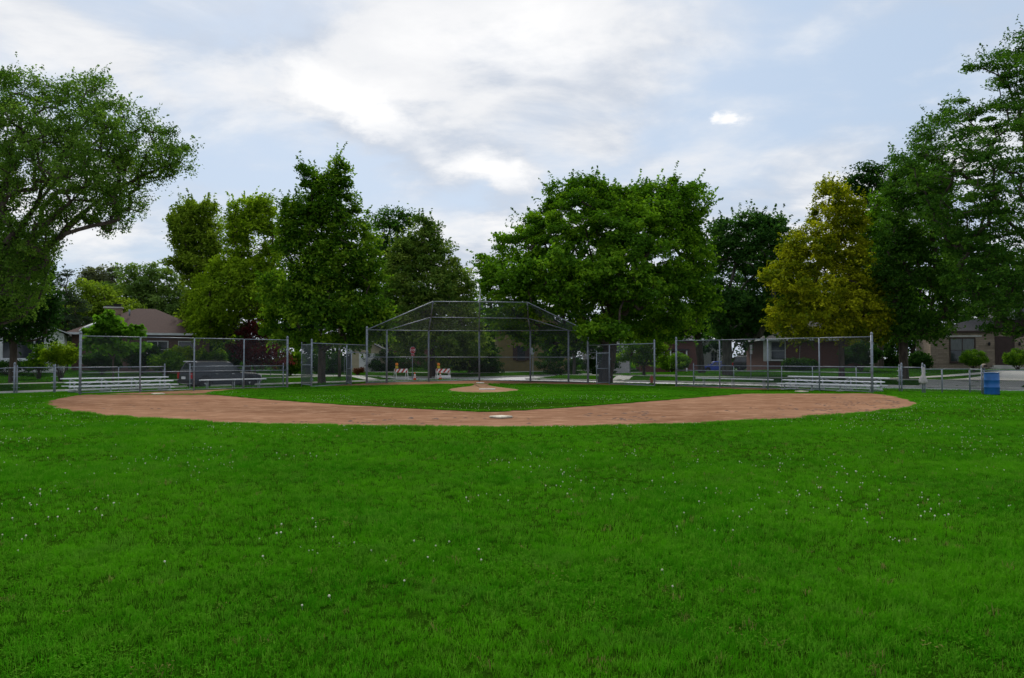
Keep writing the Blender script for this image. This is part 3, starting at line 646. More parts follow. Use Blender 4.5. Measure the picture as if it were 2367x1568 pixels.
# ------------------------------------------------------------------ trees and shrubs
def blobs_px(Y, lst, zmin=None):
    out = []
    for t in lst:
        cx_, cy_, rx, ry = t[:4]; dY = t[4] if len(t) > 4 else 0.0; c_ = P(cx_, cy_, Y + dY); s = (Y + dY) / FPX
        out.append((c_.x, c_.y, c_.z, rx * s, max(rx, ry * .8) * s * 0.85, ry * s))
    return out
def leaf_quads(rng, C, nrm_, tang, size, droop, width=0.62):
    n = len(C); bt = np.cross(nrm_, tang); Lh = size[:, None] * .5
    b0 = C - tang * Lh; tip = C + tang * Lh - nrm_ * Lh * droop; s1 = C + bt * Lh * width + nrm_ * Lh * .18 - tang * Lh * .1; s2 = C - bt * Lh * width + nrm_ * Lh * .18 - tang * Lh * .1
    V = np.stack([b0, s1, tip, s2], 1).reshape(-1, 3); F = np.arange(4 * n).reshape(-1, 4); return V, F
def unit(v): return v / np.maximum(np.linalg.norm(v, axis=-1, keepdims=True), 1e-9)
def tubes_np(Pn, Qn, R0, R1, n=6):
    d = unit(Qn - Pn); ref = np.where(np.abs(d[:, 2:3]) > .9, np.array([[1., 0, 0]]), np.array([[0, 0, 1.]])); a = unit(np.cross(d, ref)); b = np.cross(d, a); m = len(Pn)
    t = np.arange(n) * 2 * np.pi / n; ring = a[:, None] * np.cos(t)[None, :, None] + b[:, None] * np.sin(t)[None, :, None]
    V = np.concatenate([Pn[:, None] + ring * R0[:, None, None], Qn[:, None] + ring * R1[:, None, None]], 1).reshape(-1, 3)
    base = np.arange(m)[:, None] * 2 * n; k = np.arange(n)[None]; k2 = (k + 1) % n
    return V, np.stack([base + k, base + k2, base + n + k2, base + n + k], -1).reshape(-1, 4)
def clumps_in(rng, blobs, n, sep, shell):
    vol = np.array([(b[3] * b[4] * b[5]) ** (2 / 3) for b in blobs]); pr = vol / vol.sum(); out = np.zeros((0, 3)); tries = 0
    while len(out) < n and tries < 60:
        tries += 1; k = rng.choice(len(blobs), n, p=pr); B = np.array(blobs)[k]; dr = unit(rng.randn(n, 3)); rho = rng.rand(n) ** shell
        pts = B[:, :3] + dr * rho[:, None] * B[:, 3:]
        for p in pts:
            if len(out) == 0 or np.min(np.sum((out - p) ** 2, 1)) > sep * sep:
                out = np.vstack([out, p])
                if len(out) >= n: break
    return out
def crown_poly(rng, poly, Y, n, sep, inset, holes=(), thick=.9, void=1.0):
    # clumps filling a body with this outline: every level is as deep as it is wide
    xs_ = [p[0] for p in poly]; ys_ = [p[1] for p in poly]; pa = np.array(poly, float); pb_ = np.roll(pa, -1, 0); px2 = Y / FPX; out = np.zeros((0, 3)); tries = 0; sep2 = sep * sep
    lv = np.linspace(min(ys_), max(ys_), 80); gx = np.linspace(min(xs_), max(xs_), 160); ext = []
    for y in lv:
        m = inside(poly, gx, np.full(160, y)); ext.append((gx[m].min(), gx[m].max()) if m.any() else (np.nan, np.nan))
    ext = np.array(ext); kv = unit(rng.randn(7, 3)) * rng.uniform(1.3, 2.6, (7, 1)); ph = rng.rand(7) * 6.283
    while len(out) < n and tries < 40:
        tries += 1; x = rng.uniform(min(xs_), max(xs_), 600); y = rng.uniform(min(ys_), max(ys_), 600); ok = inside(poly, x, y)
        d = pb_ - pa; t = np.clip(((x[:, None] - pa[:, 0]) * d[:, 0] + (y[:, None] - pa[:, 1]) * d[:, 1]) / np.maximum((d ** 2).sum(1), 1e-6), 0, 1)
        de = np.sqrt(((x[:, None] - pa[:, 0] - t * d[:, 0]) ** 2 + (y[:, None] - pa[:, 1] - t * d[:, 1]) ** 2).min(1)); ok &= de > inset
        for hx, hy, ha, hb in holes: ok &= ((x - hx) / ha) ** 2 + ((y - hy) / hb) ** 2 > 1 + .5 * rng.rand(600)
        x, y, de = x[ok], y[ok], de[ok]; k = np.clip(((y - min(ys_)) / (max(ys_) - min(ys_)) * 79).astype(int), 0, 79); e = ext[k]; w = np.maximum((e[:, 1] - e[:, 0]) / 2, 4); u = np.clip((x - e.mean(1)) / w, -.98, .98)
        dep = np.minimum(w * np.sqrt(1 - u * u), de * 2.2 + 6) * px2 * thick; sg = np.where(rng.rand(len(x)) < .66, -1, 1); dz = sg * dep * rng.rand(len(x)) ** .45
        for xi, yi, zi in zip(x, y, dz):
            if not np.isfinite(zi): continue
            p = np.array(P(xi, yi, Y)); p = p + (p - np.array([0, 0, CAMH])) * (zi / Y)
            if np.sin(kv @ p + ph).sum() < -1.35 * void: continue
            if len(out) == 0 or np.min(np.sum((out - p) ** 2, 1)) > sep2:
                out = np.vstack([out, p])
                if len(out) >= n: break
    return out
def skeleton(rng, base, trunk_top, clumps, leader=None, seglen=.9, limbs=()):
    base, trunk_top = np.array(base, float), np.array(trunk_top, float); nodes, par = [base - [0, 0, .25]], [-1]
    k = max(3, int(np.linalg.norm(trunk_top - base) / .7))
    for i in range(k + 1): nodes.append(base + (trunk_top - base) * i / k + (rng.randn(3) * [.03, .03, 0] if 0 < i < k else 0)); par.append(len(nodes) - 2)
    nf = len(nodes) - 1
    if leader is not None:
        leader = np.array(leader, float); k = max(2, int(np.linalg.norm(leader - trunk_top) / .9))
        for i in range(1, k + 1): nodes.append(trunk_top + (leader - trunk_top) * i / k + rng.randn(3) * .07); par.append(len(nodes) - 2)
    for lb_ in limbs:
        lb_ = [np.array(p) for p in lb_]; A = np.array(nodes); last = int(np.argmin(np.linalg.norm(A - lb_[0], axis=1) + np.where(np.arange(len(A)) < nf, 6.0, 0)))
        pts_ = smooth_poly([A[last]] + lb_[1:], 4, closed=False)
        for q in pts_[1:]: nodes.append(np.array(q) + rng.randn(3) * .05); par.append(last); last = len(nodes) - 1
    tips = []; order = np.argsort(np.linalg.norm(clumps - trunk_top, axis=1))
    for ci in order:
        c_ = clumps[ci]; A = np.array(nodes); dv = c_ - A; dist = np.linalg.norm(dv, axis=1)
        cost = dist + 0.55 * np.maximum(0, A[:, 2] - c_[2] + .3) + np.where(np.arange(len(A)) < nf, 50.0, 0) - 0.12 * np.linalg.norm(A - trunk_top, axis=1) * 0
        j = int(np.argmin(cost)); p0 = A[j]; d = dist[j]; m = max(1, int(math.ceil(d / seglen)))
        par_dir = unit(p0 - A[par[j]]) if par[j] >= 0 else np.array([0, 0, 1.]); ctrl = p0 + par_dir * d * .38 + np.array([0, 0, d * .06]); last = j
        for i in range(1, m + 1):
            t = i / m; q = (1 - t) ** 2 * p0 + 2 * t * (1 - t) * ctrl + t * t * c_ + (rng.randn(3) * .06 if i < m else 0)
            nodes.append(q); par.append(last); last = len(nodes) - 1
        tips.append(last)
    nodes = np.array(nodes); par = np.array(par); w = np.zeros(len(nodes)); w[tips] = 1
    for i in range(len(nodes) - 1, 0, -1): w[par[i]] += w[i]
    return nodes, par, np.maximum(w, .6)
def tree(name, label, Y, tx, blobs, trunk_r, fork, leaf='leaf_green', n=260, leaves=30000, size=.22, cr=.75, seed=1, cat='tree', group='trees round the ball field',
         bark=None, lead=None, shell=.42, flat=.6, droop=.25, lean=0.0, minr=.016, baseX=None, width=.62, upbias=.55, spread=1.0, rpow=.5, sepf=.62, limbs=(), grow=1.15, poly=None, holes=(), inset=None, thick=.9, sprays=.55, extra=()):
    rng = np.random.RandomState(seed); bl = blobs_px(Y, [(b_[0], b_[1], b_[2] * grow, b_[3] * grow) + tuple(b_[4:]) for b_ in blobs]); X = (tx - CXP) / FPX * Y if baseX is None else baseX; z0 = H(X, Y)
    root = empty(name, (X, Y, z0)); org = np.array([X, Y, z0])
    cl = clumps_in(rng, bl, n, cr * sepf, shell) if poly is None else crown_poly(rng, poly, Y, n, cr * sepf, (cr * .42 / Y * FPX) if inset is None else inset, holes, thick)
    if extra: cl = np.vstack([cl, clumps_in(rng, blobs_px(Y, extra), 10 * len(extra), cr * .5, .4)])
    top = org + [lean, 0, fork]; cen = cl.mean(0); ld = None
    if lead: ld = np.array([top[0] + (cen[0] - top[0]) * .6, Y, z0 + lead])
    lm_ = [[np.array(P(p[0], p[1], Y + (p[2] if len(p) > 2 else 0))) for p in l_] for l_ in limbs]; nodes, par, w = skeleton(rng, org, top, cl, ld, limbs=lm_); r = trunk_r * (w / w[1]) ** rpow; r = np.maximum(r, .008)
    r[0] = trunk_r * 1.35; r[1] = trunk_r * 1.18
    i = np.arange(1, len(nodes)); i = i[r[i] > minr]; Vb, Fb = tubes_np(nodes[par[i]] - org, nodes[i] - org, np.minimum(r[par[i]], r[i] * 1.5 + .01), r[i], 7)
    link(bpy.data.objects.new('trunk', np_mesh('trunk', Vb, Fb, [bark or BARK], smooth=True)), root)
    per = rng.uniform(.55, 1.45, len(cl)); per = (per / per.sum() * leaves).astype(int); idx = np.repeat(np.arange(len(cl)), per); m = len(idx)
    crs = cr * np.exp(rng.randn(len(cl)) * .33); off = unit(rng.randn(m, 3)) * (rng.rand(m, 1) ** .45); off *= crs[idx][:, None] * np.array([spread, spread, flat])
    C = cl[idx] + off
    if poly is not None and sprays:            # leafy shoots standing out beyond the mass
        cn = cl.mean(0); q_ = cl - cn; far_ = np.argsort(-np.linalg.norm(q_ / np.maximum(q_.std(0), .1), axis=1))[:int(len(cl) * sprays)]; ns, nl = len(far_), 16
        dr = unit(unit(q_[far_]) + np.array([0, 0, .45]) * (1 - 2 * droop * .5) + rng.randn(ns, 3) * .35); ln_ = cr * .5 + rng.uniform(.2, 1.0, ns) ** 1.5 * cr * 1.9
        tt = rng.rand(ns, nl) ** .7; S = cl[far_][:, None] + dr[:, None] * (tt * ln_[:, None])[..., None] + rng.randn(ns, nl, 3) * (.17 * cr * (1.15 - tt))[..., None]
        C = np.vstack([C, S.reshape(-1, 3)]); idx = np.concatenate([idx, np.repeat(far_, nl)]); m = len(C)
    out = unit(C - (cen - [0, 0, 1.5])); nn = unit(np.array([0, 0, upbias]) + out * .35 + rng.randn(m, 3) * .5); tg = unit(np.cross(nn, rng.randn(m, 3))); tg[:, 2] -= droop; tg = unit(tg - nn * np.sum(tg * nn, 1, keepdims=True))
    sz = size * rng.uniform(.7, 1.3, m); Vl, Fl = leaf_quads(rng, C - org, nn, tg, sz, .3, width)
    crnd = rng.rand(len(cl)); rnd = np.clip(.55 * crnd[idx] + .45 * rng.rand(m), 0, 1)
    o = link(bpy.data.objects.new('crown', np_mesh('crown', Vl, Fl, [MATS[leaf]], rnd)), root); tag(o, kind='stuff')
    return tag(root, label, cat, group)
def shrub(name, label, Y, blobs, leaf, leaves=4000, size=.14, n=40, cr=.3, seed=1, cat='shrub', group='shrubs in the front gardens', shell=.3, flat=.8, zb=None):
    rng = np.random.RandomState(seed); bl = blobs_px(Y, blobs); X = bl[0][0]; z0 = H(X, Y); root = empty(name, (X, Y, z0)); org = np.array([X, Y, z0])
    cl = clumps_in(rng, bl, n, cr * .5, shell); cl[:, 2] = np.maximum(cl[:, 2], z0 + .12)
    b = MB()
    for p in cl[:: max(1, n // 14)]:
        q = p - org; b.tube((rng.uniform(-.1, .1), rng.uniform(-.1, .1), -.05), (q[0] * .5, q[1] * .5, q[2] * .55), .025, .018, 5); b.tube((q[0] * .5, q[1] * .5, q[2] * .55), q, .018, .008, 5)
    b.build('stems', BARK, root)
    idx = rng.randint(0, len(cl), leaves); off = unit(rng.randn(leaves, 3)) * (rng.rand(leaves, 1) ** .4) * cr * np.array([1, 1, flat]); C = cl[idx] + off; C[:, 2] = np.maximum(C[:, 2], z0 + .03)
    out = unit(C - cl.mean(0)); nn = unit(np.array([0, 0, .5]) + out * .5 + rng.randn(leaves, 3) * .5); tg = unit(np.cross(nn, rng.randn(leaves, 3)))
    Vl, Fl = leaf_quads(rng, C - org, nn, tg, size * rng.uniform(.7, 1.3, leaves), .3)
    o = link(bpy.data.objects.new('foliage', np_mesh('foliage', Vl, Fl, [MATS[leaf]], np.clip(.5 * rng.rand(len(cl))[idx] + .5 * rng.rand(leaves), 0, 1))), root); tag(o, kind='stuff')
    return tag(root, label, cat, group)

leafmat('leaf_maple', (0.030, 0.092, 0.006), (0.092, 0.210, 0.011), (0.290, 0.450, 0.028))
leafmat('leaf_maple_big', (0.036, 0.105, 0.006), (0.095, 0.225, 0.010), (0.260, 0.450, 0.020))
leafmat('leaf_yellowgreen', (0.104, 0.183, 0.007), (0.207, 0.342, 0.013), (0.415, 0.561, 0.029))
leafmat('leaf_elm', (0.046, 0.110, 0.012), (0.100, 0.207, 0.024), (0.220, 0.354, 0.051), .45)
leafmat('leaf_locust', (0.026, 0.080, 0.009), (0.054, 0.145, 0.015), (0.130, 0.265, 0.026), .4)
leafmat('leaf_linden', (0.050, 0.108, 0.016), (0.112, 0.200, 0.028), (0.280, 0.370, 0.062))
leafmat('leaf_dark', (0.013, 0.046, 0.007), (0.026, 0.079, 0.011), (0.061, 0.143, 0.018))
leafmat('leaf_gold', (0.072, 0.135, 0.005), (0.262, 0.295, 0.007), (0.640, 0.630, 0.026))
leafmat('leaf_bright', (0.075, 0.195, 0.015), (0.120, 0.285, 0.019), (0.188, 0.390, 0.031))
leafmat('leaf_oak', (0.020, 0.066, 0.012), (0.042, 0.120, 0.020), (0.110, 0.240, 0.034))
leafmat('leaf_brown', (0.060, 0.022, 0.012), (0.110, 0.040, 0.020), (0.160, 0.070, 0.034))
leafmat('leaf_far', (0.083, 0.154, 0.033), (0.132, 0.226, 0.046), (0.220, 0.330, 0.066))
leafmat('leaf_olive', (0.093, 0.159, 0.012), (0.183, 0.281, 0.020), (0.329, 0.439, 0.037))
leafmat('leaf_grey', (0.096, 0.120, 0.059), (0.132, 0.156, 0.076), (0.168, 0.192, 0.092))
leafmat('leaf_purple', (0.056, 0.012, 0.015), (0.102, 0.021, 0.024), (0.168, 0.032, 0.035))
leafmat('needle_spruce', (0.025, 0.044, 0.023), (0.043, 0.072, 0.037), (0.085, 0.131, 0.066))

# near trees
tree('elm_tree', 'huge spreading elm overhanging the white house from the side', 41, -70, (), .5, 4.2, 'leaf_elm', n=1000, leaves=98000, size=.13, cr=.52, seed=3, flat=.8, droop=.5, lean=.9, upbias=.4, sepf=.8, minr=.010, rpow=.52,
     poly=[(-130, 250), (-100, 160), (-20, 165), (40, 155), (75, 165), (120, 185), (170, 165), (230, 165), (260, 185), (290, 210), (330, 240), (370, 275), (410, 295), (420, 320), (455, 345), (452, 370), (440, 400), (390, 425), (350, 430), (345, 470), (330, 510), (310, 545), (295, 570), (250, 545), (200, 525), (165, 535), (140, 590), (125, 640), (110, 700), (60, 740), (-80, 780), (-130, 700)], holes=[(62, 395, 16, 24)], inset=9,
     limbs=[[(-40, 690), (30, 630, 1), (120, 565, 1), (210, 480, 0), (300, 420, -1), (385, 385, -1)], [(-40, 690), (30, 560, -1), (100, 440, -2), (165, 330, -2), (220, 255, -2)], [(-40, 690), (-15, 540), (15, 400, 1), (45, 280, 1), (70, 220, 1)], [(90, 585), (150, 545, -2), (215, 520, -2), (285, 510, -2)], [(60, 500), (140, 400, 2), (240, 320, 2), (320, 300, 2)], [(-40, 690), (-120, 500), (-180, 350)], [(20, 640), (130, 500, 2), (250, 380, 3), (340, 330, 3)]])
tree('maple_tree', 'dense dark maple under the elm in front of the white house', 46, 30, (), .2, 2.4, 'leaf_dark', n=330, leaves=36000, size=.17, cr=.6, seed=4, lead=6,
     poly=[(-90, 580), (-20, 540), (40, 535), (95, 560), (128, 620), (138, 700), (130, 760), (112, 802), (85, 770), (60, 800), (20, 788), (-20, 798), (-90, 800)])
tree('maple_tree', 'tall pointed maple left of the backstop beside the tall gate', 48.6, 745, (), .24, 2.2, 'leaf_maple', n=640, leaves=72000, size=.20, cr=.55, seed=5, lead=10.3, thick=.55,
     poly=[(785, 348), (800, 375), (812, 425), (832, 470), (860, 520), (872, 560), (885, 610), (890, 660), (907, 710), (905, 760), (880, 800), (820, 806), (760, 800), (700, 806), (640, 800), (605, 775), (598, 720), (610, 670), (600, 640), (622, 600), (640, 560), (645, 500), (652, 455), (680, 430), (690, 385), (720, 365), (735, 395), (750, 400), (765, 362)])
tree('maple_tree', 'broad round maple with many limbs standing right of the backstop', 52, 1398, (), .46, 2.2, 'leaf_maple_big', n=1150, leaves=132000, size=.22, cr=.6, seed=8, extra=[(1364, 768, 20, 12, -7.6), (1428, 768, 34, 16, -7)], lean=.3, rpow=.47, flat=.55,
     poly=[(1205, 505), (1235, 462), (1270, 422), (1310, 405), (1350, 402), (1400, 412), (1440, 422), (1460, 432), (1490, 416), (1530, 418), (1555, 402), (1580, 418), (1620, 422), (1660, 448), (1648, 480), (1622, 510), (1627, 540), (1647, 570), (1642, 610), (1632, 650), (1674, 680), (1668, 702), (1628, 730), (1625, 765), (1580, 795), (1500, 790), (1450, 792), (1420, 775), (1370, 800), (1320, 810), (1250, 800), (1180, 792), (1130, 770), (1103, 700), (1110, 640), (1103, 585), (1150, 542), (1185, 537)], holes=[(1512, 598, 26, 20)],
     limbs=[[(1400, 800), (1432, 740), (1465, 660, -2), (1497, 590, -2), (1525, 530, -2), (1550, 470, -2)], [(1400, 800), (1390, 700, 1), (1370, 600, 1), (1345, 490, 1)], [(1400, 800), (1350, 740, -1), (1280, 660, -2), (1215, 610, -2)], [(1400, 800), (1412, 700, 2), (1435, 600, 2), (1440, 490, 2)], [(1440, 720), (1520, 690, -1), (1595, 650, -1)]])
tree('maple_tree', 'golden-leaved maple above the dugout fence', 55, 1945, (), .20, 2.6, 'leaf_gold', n=560, leaves=62000, size=.20, cr=.58, seed=9, lead=10.5,
     poly=[(1915, 406), (1930, 425), (1960, 430), (1995, 460), (2000, 520), (2005, 560), (2015, 600), (2030, 640), (2075, 655), (2087, 720), (2082, 775), (2030, 795), (1950, 790), (1860, 795), (1790, 785), (1768, 740), (1773, 690), (1752, 640), (1798, 600), (1808, 555), (1815, 528), (1850, 528), (1865, 495), (1880, 470), (1890, 430)])
tree('locust_tree', 'dark green locust tree with its trunk behind the low fence left of the stone house', 54.5, 2089, (), .29, 3.2, 'leaf_locust', n=480, leaves=54000, size=.18, cr=.68, seed=12, flat=.45, droop=.45, spread=1.1,
     poly=[(2060, 350), (2100, 330), (2150, 380), (2200, 400), (2230, 480), (2240, 600), (2225, 720), (2180, 785), (2110, 800), (2050, 785), (2040, 700), (2018, 620), (2028, 540), (2038, 450), (2050, 400)])
tree('locust_tree', 'tall airy locust tree towering over the stone house', 47, 2452, (), .46, 4.2, 'leaf_locust', n=900, leaves=98000, size=.155, cr=.6, seed=14, flat=.36, droop=.6, spread=1.25, lean=-.5, rpow=.5, sepf=.75,
     poly=[(2365, 52), (2420, 40), (2520, 120), (2560, 400), (2560, 700), (2480, 790), (2380, 790), (2300, 785), (2230, 745), (2190, 680), (2180, 600), (2150, 520), (2100, 470), (2050, 360), (2060, 340), (2100, 328), (2120, 290), (2170, 253), (2200, 213), (2235, 212), (2245, 240), (2290, 225), (2300, 180), (2222, 172), (2222, 148), (2260, 118), (2320, 113), (2335, 78)], holes=[(2280, 515, 22, 12), (2335, 560, 40, 16), (2250, 435, 26, 9), (2345, 320, 18, 18), (2200, 470, 20, 8)], inset=10,
     limbs=[[(2440, 700), (2405, 520), (2372, 350), (2352, 200), (2345, 100)], [(2430, 650), (2335, 510, -1), (2245, 420, -1), (2150, 365, -1)], [(2420, 560), (2345, 420, 1), (2270, 315, 1), (2200, 270, 1)], [(2430, 690), (2340, 650, 0), (2265, 610, 0)], [(2385, 300), (2330, 200, -1), (2265, 150, -1)]])
# second rank
tree('ash_tree', 'upright green ash tree standing behind the brown-roofed house', 68, 455, (), .26, 3.0, 'leaf_olive', n=330, leaves=36000, size=.24, cr=.66, seed=21, lead=11,
     poly=[(455, 456), (478, 460), (505, 468), (517, 520), (514, 580), (502, 640), (520, 720), (500, 790), (430, 790), (420, 720), (430, 660), (405, 622), (370, 608), (372, 592), (410, 595), (390, 560), (383, 510), (408, 468)], inset=9)
tree('poplar_tree', 'pale yellow-green tree between the ash and the tall maple', 62, 575, (), .26, 3.0, 'leaf_yellowgreen', n=460, leaves=50000, size=.22, cr=.62, seed=22, lead=11,
     poly=[(570, 438), (600, 443), (637, 458), (647, 520), (645, 560), (660, 620), (665, 690), (650, 735), (560, 742), (530, 795), (500, 795), (440, 785), (428, 720), (448, 650), (488, 600), (510, 560), (515, 500), (533, 453)], inset=10)
tree('linden_tree', 'dull green linden standing behind the backstop hood', 74, 1000, (), .3, 2.0, 'leaf_linden', n=560, leaves=62000, size=.25, cr=.72, seed=23, lead=12,
     poly=[(985, 488), (1005, 498), (1025, 548), (1050, 568), (1064, 608), (1087, 638), (1103, 665), (1098, 700), (1120, 760), (1135, 825), (1050, 840), (960, 835), (900, 805), (888, 740), (883, 680), (888, 620), (903, 568), (940, 528), (960, 498)])
tree('locust_tree', 'blue-green treetop showing between the tall maple and the linden', 88, 905, [(895, 505, 40, 28), (925, 515, 40, 26), (900, 560, 55, 45), (930, 620, 50, 60)], .3, 5, 'leaf_locust', n=130, leaves=11000, size=.3, cr=.95, seed=24)
tree('oak_tree', 'dark oak with bare pale limbs between the big maple and the golden tree', 66, 1681, (), .42, 3.4, 'leaf_oak', n=420, leaves=46000, size=.25, cr=.7, seed=25, bark=BARKG,
     poly=[(1640, 520), (1690, 490), (1735, 476), (1780, 500), (1810, 476), (1838, 520), (1835, 600), (1835, 680), (1810, 765), (1720, 795), (1640, 785), (1618, 720), (1628, 640)], holes=[(1692, 640, 24, 34)], limbs=[[(1681, 740), (1690, 660, -1), (1700, 600, -1), (1690, 560, -1)], [(1685, 700), (1740, 640), (1790, 600)], [(1681, 740), (1660, 690), (1640, 670)]])
tree('oak_tree', 'dark leaning trunk beside the blue car', 78, 1622, [(1600, 745, 60, 28), (1640, 740, 55, 26), (1560, 760, 50, 22)], .36, 3.6, 'leaf_dark', n=90, leaves=9000, size=.28, cr=.8, seed=26, lean=-.4)
tree('oak_tree', 'dark treetop rising behind the golden tree', 84, 2030, [(2020, 425, 62, 40), (1985, 440, 30, 28), (2050, 470, 50, 50), (2040, 560, 60, 60), (2020, 660, 70, 70)], .4, 5, 'leaf_dark', n=180, leaves=17000, size=.34, cr=1.0, seed=27)
tree('maple_tree', 'bright green treetop between the golden tree and the locust', 70, 2035, [(2030, 480, 32, 26), (2020, 530, 42, 42), (2045, 590, 40, 50), (2040, 680, 50, 50)], .25, 5, 'leaf_maple_big', n=110, leaves=11000, size=.27, cr=.8, seed=28)
# spruce: drooping tiers
tree('spruce_tree', 'dark grey-green spruce behind the brown-roofed house', 74, 152, [(152, 640, 14, 20), (150, 675, 30, 22), (153, 710, 40, 24), (150, 745, 48, 22), (152, 780, 52, 20)], .22, 1.5, 'needle_spruce', n=150, leaves=16000, size=.24, cr=.6, seed=29, lead=8, droop=.9, width=.3, flat=.35)
tree('maple_tree', 'light green tree far behind the brown roof', 98, 350, [(335, 645, 55, 32), (385, 665, 45, 40), (300, 690, 60, 40), (360, 710, 75, 40), (420, 720, 50, 40)], .3, 4, 'leaf_far', n=190, leaves=20000, size=.34, cr=1.0, seed=30, group='trees far behind the houses')
tree('maple_tree', 'olive green tree behind the chimney', 90, 225, [(215, 690, 52, 36), (255, 715, 55, 36), (190, 735, 50, 34)], .3, 3, 'leaf_olive', n=130, leaves=12000, size=.32, cr=.95, seed=31, group='trees far behind the houses')
tree('cottonwood_tree', 'pale grey-green far treetop above the chimney', 130, 235, [(215, 635, 26, 15), (255, 635, 24, 16), (235, 660, 45, 22)], .35, 8, 'leaf_grey', n=90, leaves=5500, size=.42, cr=1.15, seed=32, group='trees far behind the houses')
tree('catalpa_tree', 'small bright green big-leaved tree in front of the brown roof', 50, 262, [(245, 740, 22, 20), (228, 772, 32, 18), (262, 762, 30, 18), (310, 772, 28, 14), (290, 798, 40, 18), (220, 800, 30, 16)], .055, 1.4, 'leaf_bright', n=80, leaves=2800, size=.32, cr=.36, seed=33, width=.85, minr=.008)
tree('ornamental_tree', 'small purple-leaved tree behind the dark parked car', 60, 590, [(595, 765, 36, 24), (570, 795, 45, 26), (610, 800, 45, 30), (630, 828, 42, 20), (560, 825, 36, 18)], .08, .9, 'leaf_purple', n=90, leaves=8000, size=.16, cr=.5, seed=34, minr=.01)
tree('crabapple_tree', 'small rounded green tree beside the red stop sign', 67, 1488, [(1490, 800, 44, 24), (1470, 825, 40, 20), (1515, 825, 30, 22), (1500, 785, 28, 18)], .13, .9, 'leaf_maple', n=90, leaves=9000, size=.17, cr=.5, seed=35, minr=.012)
tree('hawthorn_tree', 'small dark tree with a pale trunk in front of the yellow-sided house', 76, 1327, (), .15, 1.9, 'leaf_dark', n=150, leaves=14000, size=.22, cr=.6, seed=36, bark=BARKG, poly=[(1195, 780), (1270, 755), (1340, 750), (1400, 770), (1410, 805), (1375, 828), (1330, 820), (1280, 832), (1225, 815)])
tree('hawthorn_tree', 'small dark tree left of the yellow-sided house', 78, 1085, (), .13, 1.6, 'leaf_dark', n=120, leaves=11000, size=.22, cr=.6, seed=37, poly=[(1030, 790), (1080, 770), (1130, 775), (1150, 810), (1140, 850), (1080, 860), (1035, 845)])
# backing trees beyond the houses, so that no gap opens under the crowns
bk = [(-15, 100, 600, 'leaf_dark', 'dark tree behind the white house'), (60, 100, 660, 'leaf_dark', 'dark tree between the white house and the spruce'), (480, 98, 735, 'leaf_dark', 'dark tree behind the ash and the brown roof'), (640, 96, 590, 'leaf_dark', 'dark tree behind the purple-leaved tree'),
      (780, 112, 560, 'leaf_dark', 'dark tree above the cream garage'), (880, 108, 600, 'leaf_dark', 'dark tree behind the red-roofed house'), (1040, 118, 660, 'leaf_dark', 'dark tree deep behind the barricades'), (1130, 110, 705, 'leaf_dark', 'dark tree behind the yellow-sided house gable'),
      (1280, 114, 520, 'leaf_dark', 'dark tree behind the yellow-sided house'), (1420, 112, 520, 'leaf_dark', 'dark tree behind the grey house'), (1560, 124, 540, 'leaf_dark', 'dark tree behind the crabapple'), (1720, 118, 580, 'leaf_dark', 'dark tree behind the black car'), (1860, 104, 580, 'leaf_dark', 'dark tree behind the brick house'), (2000, 100, 560, 'leaf_dark', 'dark tree behind the golden tree'), (2110, 96, 520, 'leaf_dark', 'dark tree left of the stone house'), (2260, 105, 520, 'leaf_dark', 'dark tree above the stone house'), (2345, 92, 560, 'leaf_dark', 'dark tree behind the upper wall of the stone house')]
for i, (px_, Y_, top_, lf, lb) in enumerate(bk):
    top_ = max(top_, 520); mid = (top_ + 850) / 2; hh = (850 - top_) / 2
    tree('background_tree', lb, Y_, px_, [(px_, mid, 80, hh), (px_ - 42, mid + 25, 62, hh * .75), (px_ + 44, mid + 20, 62, hh * .75)], .3, 2.0, lf, n=130, leaves=10500, size=.46, cr=1.25, seed=60 + i, group='trees far behind the houses', minr=.04)
